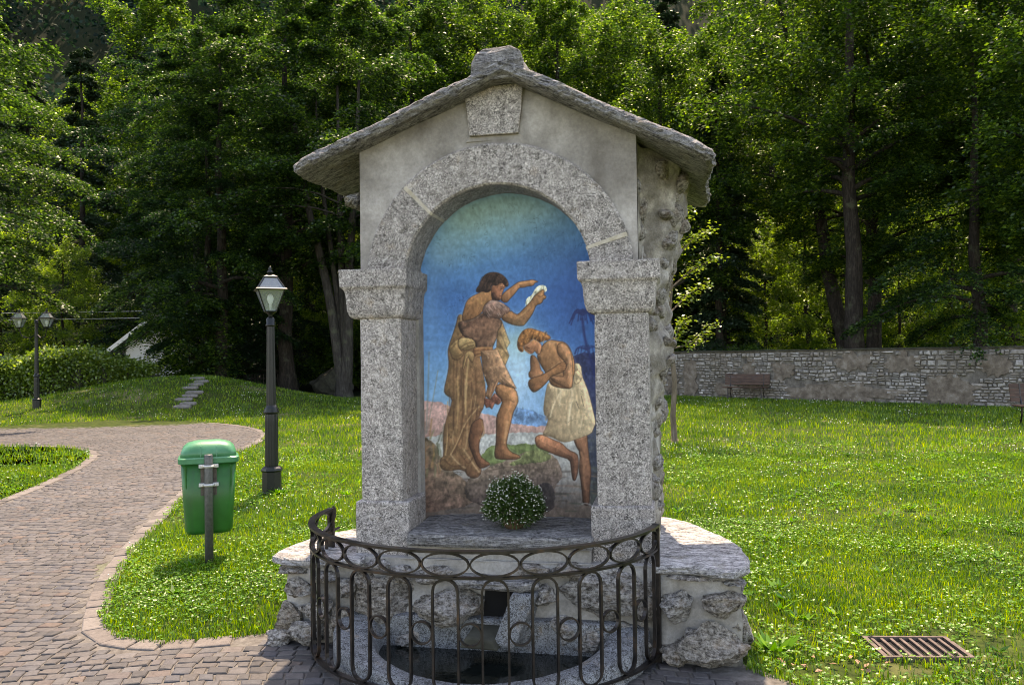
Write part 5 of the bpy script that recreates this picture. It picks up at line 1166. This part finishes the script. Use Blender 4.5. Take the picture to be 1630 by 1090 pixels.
# ---------------------------------------------------------------- trees
def gen_crown(seed, H, base, Rad, nl, ntw, nlv, ls, rise=.32, droop=.34, prof=None, flat=.07, narrow=False, lean=(0, 0), tdr=.5):
    r = np.random.default_rng(seed)
    t = (np.arange(nl) + r.uniform(0, 1, nl)) / nl; h = base + (H - base) * t
    az = np.arange(nl) * 2.39996 + r.normal(0, .35, nl)
    pf = prof(t) if prof else np.clip(np.sin(np.pi * (.16 + .80 * t)), .12, 1) ** .8
    L = Rad * pf * r.uniform(.55, 1.2, nl)
    rz = rise + .5 * t + r.normal(0, .06, nl) if not narrow else rise + r.normal(0, .04, nl)
    limbs = []
    for i in range(nl):
        s = np.linspace(0, 1, 6); limbs.append(np.stack([np.cos(az[i]) * L[i] * s + lean[0] * h[i], np.sin(az[i]) * L[i] * s + lean[1] * h[i], h[i] + L[i] * (rz[i] * s - droop * s * s)], -1))
    tj = r.uniform(.16, 1.0, (nl, ntw)) ** .8; sd = np.where(r.random((nl, ntw)) < .5, -1, 1); ang = az[:, None] + sd * r.uniform(.3, 1.25, (nl, ntw)); ang = np.where(tj > .93, az[:, None] + r.normal(0, .3, (nl, ntw)), ang)
    tl = L[:, None] * .42 * (1.12 - tj) * r.uniform(.6, 1.2, (nl, ntw)) + .35
    bx = np.cos(az)[:, None] * L[:, None] * tj + lean[0] * h[:, None]; by = np.sin(az)[:, None] * L[:, None] * tj + lean[1] * h[:, None]; bz = h[:, None] + L[:, None] * (rz[:, None] * tj - droop * tj * tj)
    s = r.uniform(0.05, 1, (nl, ntw, nlv)); dx, dy = np.cos(ang)[..., None], np.sin(ang)[..., None]; l3 = tl[..., None]
    wv = .28 * l3 * np.sqrt(s * (1.08 - s)) * r.uniform(-1, 1, s.shape)
    x = bx[..., None] + dx * l3 * s - dy * wv; y = by[..., None] + dy * l3 * s + dx * wv; z = bz[..., None] - tdr * l3 * s * s + r.normal(0, flat, s.shape) + .05
    P = np.stack([x, y, z], -1).reshape(-1, 3); P += r.normal(0, .05, P.shape) * [1, 1, .4]; n = len(P)
    aa = (np.broadcast_to(ang[..., None], s.shape).reshape(-1) + r.normal(0, .8, n)); A = np.stack([np.cos(aa), np.sin(aa), r.normal(-.25, .3, n)], -1); N = np.stack([r.normal(0, .75, n), r.normal(0, .75, n), np.ones(n)], -1)
    Vq, Fq = leafquads(P, A, N, ls * r.uniform(.65, 1.3, n), ls * .68, .08)
    return Vq, Fq, limbs, h, L
def trunk_mesh(poly, radii, limbs, H, r0, k=10, lk=5, maxl=60, flare=True):
    mb = MB(); mb.tube(poly, radii, k)
    for i, l in enumerate(limbs[:maxl]):
        q = max(.018, r0 * .42 * (1 - l[0][2] / (H * 1.1)) ** .8); mb.tube(l, np.linspace(q, .012, len(l)), lk)
    return mb
def stem(H, r0, lean=(0, 0), wob=.12, seed=0, n=14):
    zs = np.linspace(-.15, H * .97, n); pts = [(lean[0] * max(z, 0) + wob * nz((z * .3, seed, 0), 1, seed) * min(1, z / 2 if z > 0 else 0), lean[1] * max(z, 0) + wob * nz((0, z * .3, seed), 1, seed) * min(1, z / 2 if z > 0 else 0), z) for z in zs]
    rad = [r0 * (1 + .55 * math.exp(-max(z, 0) / .35)) * max(.06, 1 - .88 * max(z, 0) / H) for z in zs]; return pts, rad
KIND = {}
def make_kind(key, seed, H, base, Rad, nl, ntw, nlv, ls, leaf, barkm, r0, lean=(0, 0), limbs_shown=40, **kw):
    Vq, Fq, limbs, h, L = gen_crown(seed, H, base, Rad, nl, ntw, nlv, ls, lean=lean, **kw)
    pts, rad = stem(H, r0, lean, .22, seed); mb = trunk_mesh(pts, rad, limbs, H, r0, maxl=limbs_shown)
    KIND[key] = (mesh('trunk', mb.v, mb.f, barkm, True), mesh('crown', Vq, Fq, leaf))
cone = lambda t: np.clip(1.02 - t, .05, 1) ** .85
make_kind('beech', 1, 17.5, 4.6, 5.6, 56, 34, 46, .125, 'leaf_beech', 'bark_dark', .34, limbs_shown=12, flat=.10)
make_kind('droopy', 9, 16.5, 3.2, 6.0, 58, 33, 42, .125, 'leaf_beech', 'bark_dark', .32, droop=.62, limbs_shown=8)
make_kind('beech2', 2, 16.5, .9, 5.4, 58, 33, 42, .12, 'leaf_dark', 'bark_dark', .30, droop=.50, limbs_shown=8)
make_kind('maple', 3, 17, 4.8, 5.4, 54, 32, 44, .135, 'leaf_maple', 'bark_dark', .36, rise=.45, flat=.18, limbs_shown=12)
make_kind('young', 4, 15.5, .6, 5.6, 46, 26, 30, .17, 'leaf_young', 'bark_dark', .24, lean=(.03, 0), flat=.2, limbs_shown=8, rise=.4)
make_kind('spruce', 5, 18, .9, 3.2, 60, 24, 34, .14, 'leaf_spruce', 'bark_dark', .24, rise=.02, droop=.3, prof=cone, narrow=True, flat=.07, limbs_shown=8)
make_kind('bigmaple', 6, 18.5, 7.2, 6.2, 50, 32, 44, .135, 'leaf_maple', 'bark_dark', .38, rise=.5, flat=.18, limbs_shown=14)
make_kind('leaning', 8, 17.5, 7.0, 4.6, 40, 28, 40, .13, 'leaf_maple', 'bark_dark', .34, lean=(-.16, 0), flat=.16, limbs_shown=10, rise=.4)
make_kind('shrub', 7, 2.6, .1, 1.6, 30, 16, 20, .10, 'leaf_maple', 'bark_dark', .04, rise=.6, flat=.12, limbs_shown=10)
ORD = 'first second third fourth fifth sixth seventh eighth ninth tenth eleventh twelfth thirteenth fourteenth fifteenth sixteenth'.split()
def tree(kind, name, x, y, s, rz, label, group=None, cat='tree', sz=None):
    t = empty(name, (x, y, float(zt(x, y)) - .05), rz); t.scale = (s, s, s * (sz or 1)); tag(t, label, cat, group)
    a, b = KIND[kind]; obj('trunk', a, t); obj('crown', b, t); return t
# trees that can be told apart
tree('beech', 'beech_tree', -9.4, 34.2, 1.0, 2.9, 'beech with smooth dark trunk behind the near lamp')
# the many-stemmed beech at the shrine's left is built on its own
Vq, Fq, limbs, h, L = gen_crown(12, 15.5, 5.2, 5.2, 50, 32, 40, .13, droop=.5)
mt = empty('beech_tree', (-6.65, 32.2, float(zt(-6.65, 32.2)) - .05)); tag(mt, 'many stemmed beech with four grey trunks just left of the shrine', 'tree')
mb = MB()
for k_, (p1, p2, p3, r0) in enumerate([((-.15, 0, 1.4), (-.62, .1, 4.6), (-1.6, .2, 8.4), .24), ((0, .1, 1.6), (-.35, .3, 4.8), (-.9, .4, 8.6), .17), ((.1, .1, 1.5), (-.05, .0, 5), (-.15, .2, 9.5), .2), ((.2, -.1, 1.4), (.25, -.2, 4.6), (.6, -.2, 8.8), .24)]):
    q = np.array([(0, 0, -.1), (0, 0, .35), p1, p2, p3, (p3[0] * 1.3, p3[1] * 1.5, 12.5)]); tq = np.linspace(0, 5, 26); q = np.stack([np.interp(tq, range(6), q[:, j]) for j in range(3)], -1)
    q[2:-2] = (q[:-4] + q[1:-3] + q[2:-2] + q[3:-1] + q[4:]) / 5; mb.tube(q, [r0 * (1.0 + .9 * math.exp(-max(0, z_[2]) / .5)) * max(.1, 1 - z_[2] / 16) for z_ in q], 10)
for i, l in enumerate(limbs[8:20]): mb.tube(l, np.linspace(.045, .012, len(l)), 5)
mb.build('trunk', 'bark', mt, True); obj('crown', mesh('crown', Vq, Fq, 'leaf_beech'), mt)
tree('droopy', 'beech_tree', 15.2, 26.6, .8, 2.0, 'beech standing close behind the old wall near its right end')
tree('bigmaple', 'maple_tree', 11.95, 28.5, .95, .4, 'tall maple with thick dark trunk rising behind the old wall')
tree('leaning', 'lime_tree', 13.9, 33.4, 1.0, 0, 'tree with a dark trunk leaning left, beside the thick trunked maple')
tree('maple', 'maple_tree', 14.3, 32.2, .9, 2.0, 'thinner maple close to the right of the thick trunk')
tree('spruce', 'spruce_tree', 8.8, 34.4, .78, 0, 'dark feathery spruce behind the wall bench')
tree('spruce', 'spruce_tree', 9.6, 37.0, .75, 1.4, 'second dark spruce, deeper in shade right of the first')
tree('young', 'beech_tree', 18.0, 27.6, .62, 1.1, 'leafy young tree with low bright branches at the right edge')
tree('maple', 'maple_tree', 19.5, 32, 1.0, 4.1, 'broad maple filling the upper right corner')
tree('maple', 'maple_tree', 6.6, 35.6, .9, 5.2, 'bright backlit maple just right of the shrine roof')
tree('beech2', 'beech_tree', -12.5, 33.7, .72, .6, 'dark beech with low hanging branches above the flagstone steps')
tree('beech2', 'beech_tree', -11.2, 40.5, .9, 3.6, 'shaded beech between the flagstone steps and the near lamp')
tree('droopy', 'beech_tree', -22.6, 33.2, .95, 2.6, 'leafy beech overhanging the hedge at the left edge')
tree('beech', 'beech_tree', -15.0, 19.4, .80, 4.0, 'near beech reaching in from the left edge with hanging dark branches')
tree('maple', 'maple_tree', 17.2, 25.0, 1.0, 1.3, 'maple at the right edge shading the old wall and the lawn before it')
tree('droopy', 'beech_tree', -11.6, 32.6, .86, 1.7, 'beech whose long branches sweep down before the white house')
tree('beech2', 'beech_tree', -17.2, 44.5, 1.15, 5.5, 'tall sunlit beech over the white house gable')
tree('maple', 'maple_tree', -1.5, 39, 1.05, 1.0, 'maple straight behind the shrine roof ridge')
tree('beech', 'beech_tree', -4.6, 38.5, 1.0, .3, 'beech behind the left slope of the shrine roof')
tree('maple', 'maple_tree', 2.3, 37.5, 1.0, 2.2, 'maple behind the right slope of the shrine roof')
# sunlit young trees in the clearing behind the front row
r5 = random.Random(21)
for i, x in enumerate((-24.5, -22.2, -9.0, -7.2, -5.0, -2.6, 0.2, 3.0, 5.2, 11.6, 13.4, 15.6, 17.4, 20.0, 22.8, 25.5)):
    y = (38.0 if x > 9 else 40.5) + r5.uniform(-1.8, 1.8)
    tree('young', 'young_tree', x, y, r5.uniform(.42, .64), r5.uniform(0, 6.28), ORD[i] + ' from the left of the bright young trees between front trunks and deep wood', 'sunlit young trees in the clearing')
# the wood behind, each tree a thing
spots = []
for row_, (yy, n_, sp) in enumerate(((52, 14, 5.0), (60, 14, 6.2), (69, 13, 7.6))):
    for i in range(n_):
        x = (i - (n_ - 1) / 2) * sp + r5.uniform(-1.2, 1.2); y = yy + r5.uniform(-2, 2)
        if x < -34 and y > 63: continue
        spots.append((x, y))
spots += [(11.2, 57.0), (-23.5, 57.0), (14.5, 63.0)]
for i, (x, y) in enumerate(spots):
    kd = r5.choice(['beech', 'beech2', 'maple', 'maple', 'young', 'spruce'])
    tree(kd, 'forest_tree', x, y, r5.uniform(1.15, 1.5), r5.uniform(0, 6.28), 'forest tree in the dense wood behind the park, its trunk hidden by nearer leaves', 'trees of the wood behind the park')
# undergrowth
for i in range(12):
    a = (i + .2 + .6 * r5.random()) / 12; x = W0[0] + WD[0] * WL * a - WN[0] * r5.uniform(1.2, 4); y = W0[1] + WD[1] * WL * a - WN[1] * r5.uniform(1.2, 4)
    tree('shrub', 'undergrowth_shrub', x, y, r5.uniform(.42, .7), r5.uniform(0, 6), ORD[i] + ' from the left of the leafy shrubs showing above the old stone wall', 'shrubs behind the old wall', 'shrub')
for i in range(7):
    x = -9.5 + i * .9 + r5.uniform(-.4, .4); y = 38 + r5.uniform(0, 4)
    tree('shrub', 'undergrowth_shrub', x, y, r5.uniform(.8, 1.3), r5.uniform(0, 6), ORD[i] + ' from the left of the shrubs among the dark trunks left of the shrine', 'shrubs under the left trees', 'shrub')
for (x, y, k, lb) in ((-13.0, 32.9, 1.0, 'dark shrub against the right side of the white house'), (-12.4, 32.6, 1.25, 'dark shrub behind the crest of the mound, left of the near lamp')):
    tree('shrub', 'undergrowth_shrub', x, y, k, x, lb, None, 'shrub')
# sapling
sap = empty('sapling', (3.0, 15.2, 0)); tag(sap, 'young tree with thin bent trunk and bright leaves right of the shrine', 'tree')
mb = MB(); tr = [(0, 0, -.05), (-.03, 0, .5), (.02, .02, 1.1), (-.02, .03, 1.7), (-.06, .05, 2.3), (.0, .05, 3.0), (.08, .08, 3.8), (.1, .1, 4.5)]; mb.tube(tr, [.06, .052, .047, .043, .036, .03, .02, .008], 8)
br = [[(-.02, .03, 1.75), (.2, .0, 1.80), (.5, -.05, 1.95), (.75, -.1, 2.2)], [(-.02, .03, 1.8), (.12, .1, 2.1), (.3, .2, 2.35)], [(-.06, .05, 2.4), (.3, .1, 2.75), (.7, .1, 3.0)], [(0, .05, 2.9), (.35, -.1, 3.2), (.85, -.2, 3.45)], [(.05, .05, 3.4), (.4, 0, 3.8), (.8, .1, 4.0)], [(0, 0, 3.0), (-.4, .1, 3.4), (-.8, 0, 3.6)], [(.08, .08, 3.8), (.3, .1, 4.3), (.5, .1, 4.6)], [(.08, .08, 3.9), (-.2, .1, 4.3), (-.4, 0, 4.7)], [(0, .05, 2.6), (-.3, -.2, 2.8), (-.6, -.3, 3.0)]]
LP = []
for b_ in br:
    mb.tube(b_, np.linspace(.018, .005, len(b_)), 6); q = np.array(b_)
    for _ in range(150):
        t_ = rng.uniform(.3, 1) * (len(q) - 1); i0 = min(int(t_), len(q) - 2); LP.append(q[i0] + (q[i0 + 1] - q[i0]) * (t_ - i0) + rng.normal(0, .085, 3) * [1, 1, .7])
mb.build('trunk', 'bark_sapling', sap, True); LP = np.array(LP); n = len(LP)
V_, F_ = leafquads(LP, np.stack([rng.normal(0, 1, n), rng.normal(0, 1, n), rng.normal(-.2, .4, n)], -1), np.stack([rng.normal(0, .4, n), rng.normal(0, .4, n), np.ones(n)], -1), rng.uniform(.05, .095, n), .05); obj('crown', mesh('crown', V_, F_, 'leaf_sapling'), sap)
# hedge
hd = empty('hedge', (0, 0, 0)); tag(hd, 'clipped leafy hedge running behind the three lantern lamp', 'hedge')
n = 26000; hx = rng.uniform(0, 1, n); hy = rng.uniform(-1, 1, n); hz = rng.uniform(0, 1, n) ** .6; face = rng.random(n)
hx_ = -20 + 6.6 * hx; top = 1.5 - .45 * smooth01((hx - .72) / .28) + .18 * lown(hx_, hx_ * 0, 1.9) + .1 * lown(hx_ * 2.3, hx_ * 0 + 4, 2.6); yb = 28.2 + .5 * hx + 2.0 * smooth01((hx - .6) / .4)
hy = np.where(face < .45, -1 + .15 * rng.normal(size=n), hy); hz = np.where((face >= .45) & (face < .85), 1 + .06 * rng.normal(size=n), hz)
P = np.stack([hx_, yb + hy * .7, zt(hx_, yb) * .55 + hz * top], -1) + rng.normal(0, .06, (n, 3)); V_, F_ = leafquads(P, rng.normal(0, 1, (n, 3)), rng.normal(0, .5, (n, 3)) + [0, -.4, .8], rng.uniform(.07, .14, n), .075); obj('foliage', mesh('foliage', V_, F_, 'leaf_hedge'), hd)
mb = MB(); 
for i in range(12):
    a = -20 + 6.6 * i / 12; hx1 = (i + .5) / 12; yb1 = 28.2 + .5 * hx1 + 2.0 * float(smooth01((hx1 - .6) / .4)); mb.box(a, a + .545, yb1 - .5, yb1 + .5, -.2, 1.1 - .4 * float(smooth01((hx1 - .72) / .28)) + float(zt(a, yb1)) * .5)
mb.build('inner_shade_core', 'rock_dark', hd)  # dark boxes fill the hedge to paint its inner shade
# flagstone steps over the mound
for i in range(9):
    t_ = i / 8; x = -9.95 - .95 * t_ + .12 * math.sin(i * 2.1); y = 24.6 + 3.9 * t_; z = float(zt(x, y)); 
    o = rough_slab('flagstone', chaikin([(-.36 + random.uniform(-.06, .06), -.19), (.34, -.17 + random.uniform(-.05, .05)), (.38, .15), (0.02, .22 + random.uniform(-.04, .04)), (-.34, .17)], 1), -.03, .05, 'flag', None, 60 + i, .02, .06, .006, 2)
    o.scale = (.72, .8, 1); o.location = (x, y, z + .02); o.rotation_euler = (.12, 0, random.uniform(-.35, .35)); tag(o, ORD[i] + ' grey flagstone from the bottom of the stepping path up the mound', 'flagstone', 'flagstones up the mound')
# house gable seen through the leaves, picket fence, mossy rock, overhead wires
hs = empty('house', (-14.45, 35.2, .2)); tag(hs, 'white house gable with grey tiled roof showing between the trees', 'house')
MB().rings([[(-2.2, 0, -1), (.6, 0, -1), (.6, 0, 2.2), (-.8, 0, 3.25), (-2.2, 0, 2.2)], [(-2.2, 4, -1), (.6, 4, -1), (.6, 4, 2.2), (-.8, 4, 3.25), (-2.2, 4, 2.2)]]).build('wall', 'house_white', hs)
for sg, e in ((-1, (-2.9, 1.78)), (1, (1.25, 1.78))):
    rf = MB().rings([[(-.8, -.5, 3.33), (e[0], -.5, e[1]), (e[0], -.5, e[1] + .12), (-.8, -.5, 3.47)], [(-.8, 4.4, 3.33), (e[0], 4.4, e[1]), (e[0], 4.4, e[1] + .12), (-.8, 4.4, 3.47)]]).build('roof', 'roof_tile', hs)
    MB().rings([[(-.8, -.55, 3.25), (e[0], -.55, e[1] - .1), (e[0], -.55, e[1] + .1), (-.8, -.55, 3.45)], [(-.8, -.505, 3.25), (e[0], -.505, e[1] - .1), (e[0], -.505, e[1] + .1), (-.8, -.505, 3.45)]]).build('verge_board', 'house_white', rf)
pf = empty('picket_fence', (-12.0, 34.2, -.1)); tag(pf, 'dark picket fence in the shade behind the mound', 'fence')
for i in range(24): MB().box(i * .12, i * .12 + .035, 0, .03, float(zt(-11, 34.2)), 1.15).build('picket', 'bark_dark', pf)
for z in (.35, .95): MB().box(-.05, 2.95, .031, .06, z, z + .05).build('fence_rail', 'bark_dark', pf)
rk = empty('mossy_rock', (-8.1, 36.5, 0)); tag(rk, 'dark mossy boulder between the leaning trunk and the many stemmed beech', 'rock')
rock('boulder', 71, (2.0, 1.2, 1.7), (0, 0, .55), 'rock_dark', rk, sub=3, smooth=False, rough=.12)
wi = empty('overhead_wires', (0, 0, 0)); tag(wi, 'two pale overhead wires crossing in front of the left trees', 'wires')
for z in (4.05, 3.72):
    MB().tube([(-30 + 1.6 * i, 40, z + .05 + .0009 * (i * 1.6 - 8) ** 2) for i in range(9)], .016, 5).build('wire', 'wire', wi)
# far wooded slope
r6 = np.random.default_rng(9); n = 430; fyy = r6.uniform(72, 185, n); fxx = r6.uniform(-.72, .72, n) * fyy; fxx = np.where(r6.random(n) < .45, -np.abs(fxx), fxx); PV, PA, PN, PL = [], [], [], []
for x, y in zip(fxx, fyy):
    k = 200; hgt = r6.uniform(9, 15); rd = r6.uniform(2.2, 3.8); d = r6.normal(size=(k, 3)); d /= np.linalg.norm(d, axis=1)[:, None]; d[:, 2] = np.abs(d[:, 2])
    q = d * np.array([rd, rd, hgt * .72]) * r6.uniform(.6, 1.08, (k, 1)); q[:, 2] += hgt * .28; q += np.array([x, y, zt(x, y)]); PV.append(q); PA.append(r6.normal(size=(k, 3))); PN.append(r6.normal(0, .5, (k, 3)) + [0, -.3, .9])
P = np.concatenate(PV); V_, F_ = leafquads(P, np.concatenate(PA), np.concatenate(PN), r6.uniform(.5, 1.05, len(P)), .66, .1)
tag(obj('forest', mesh('forest', V_, F_, 'leaf_far')), 'far wood, tinted blue green for haze, covering the mountain slope', 'forest', kind='stuff')
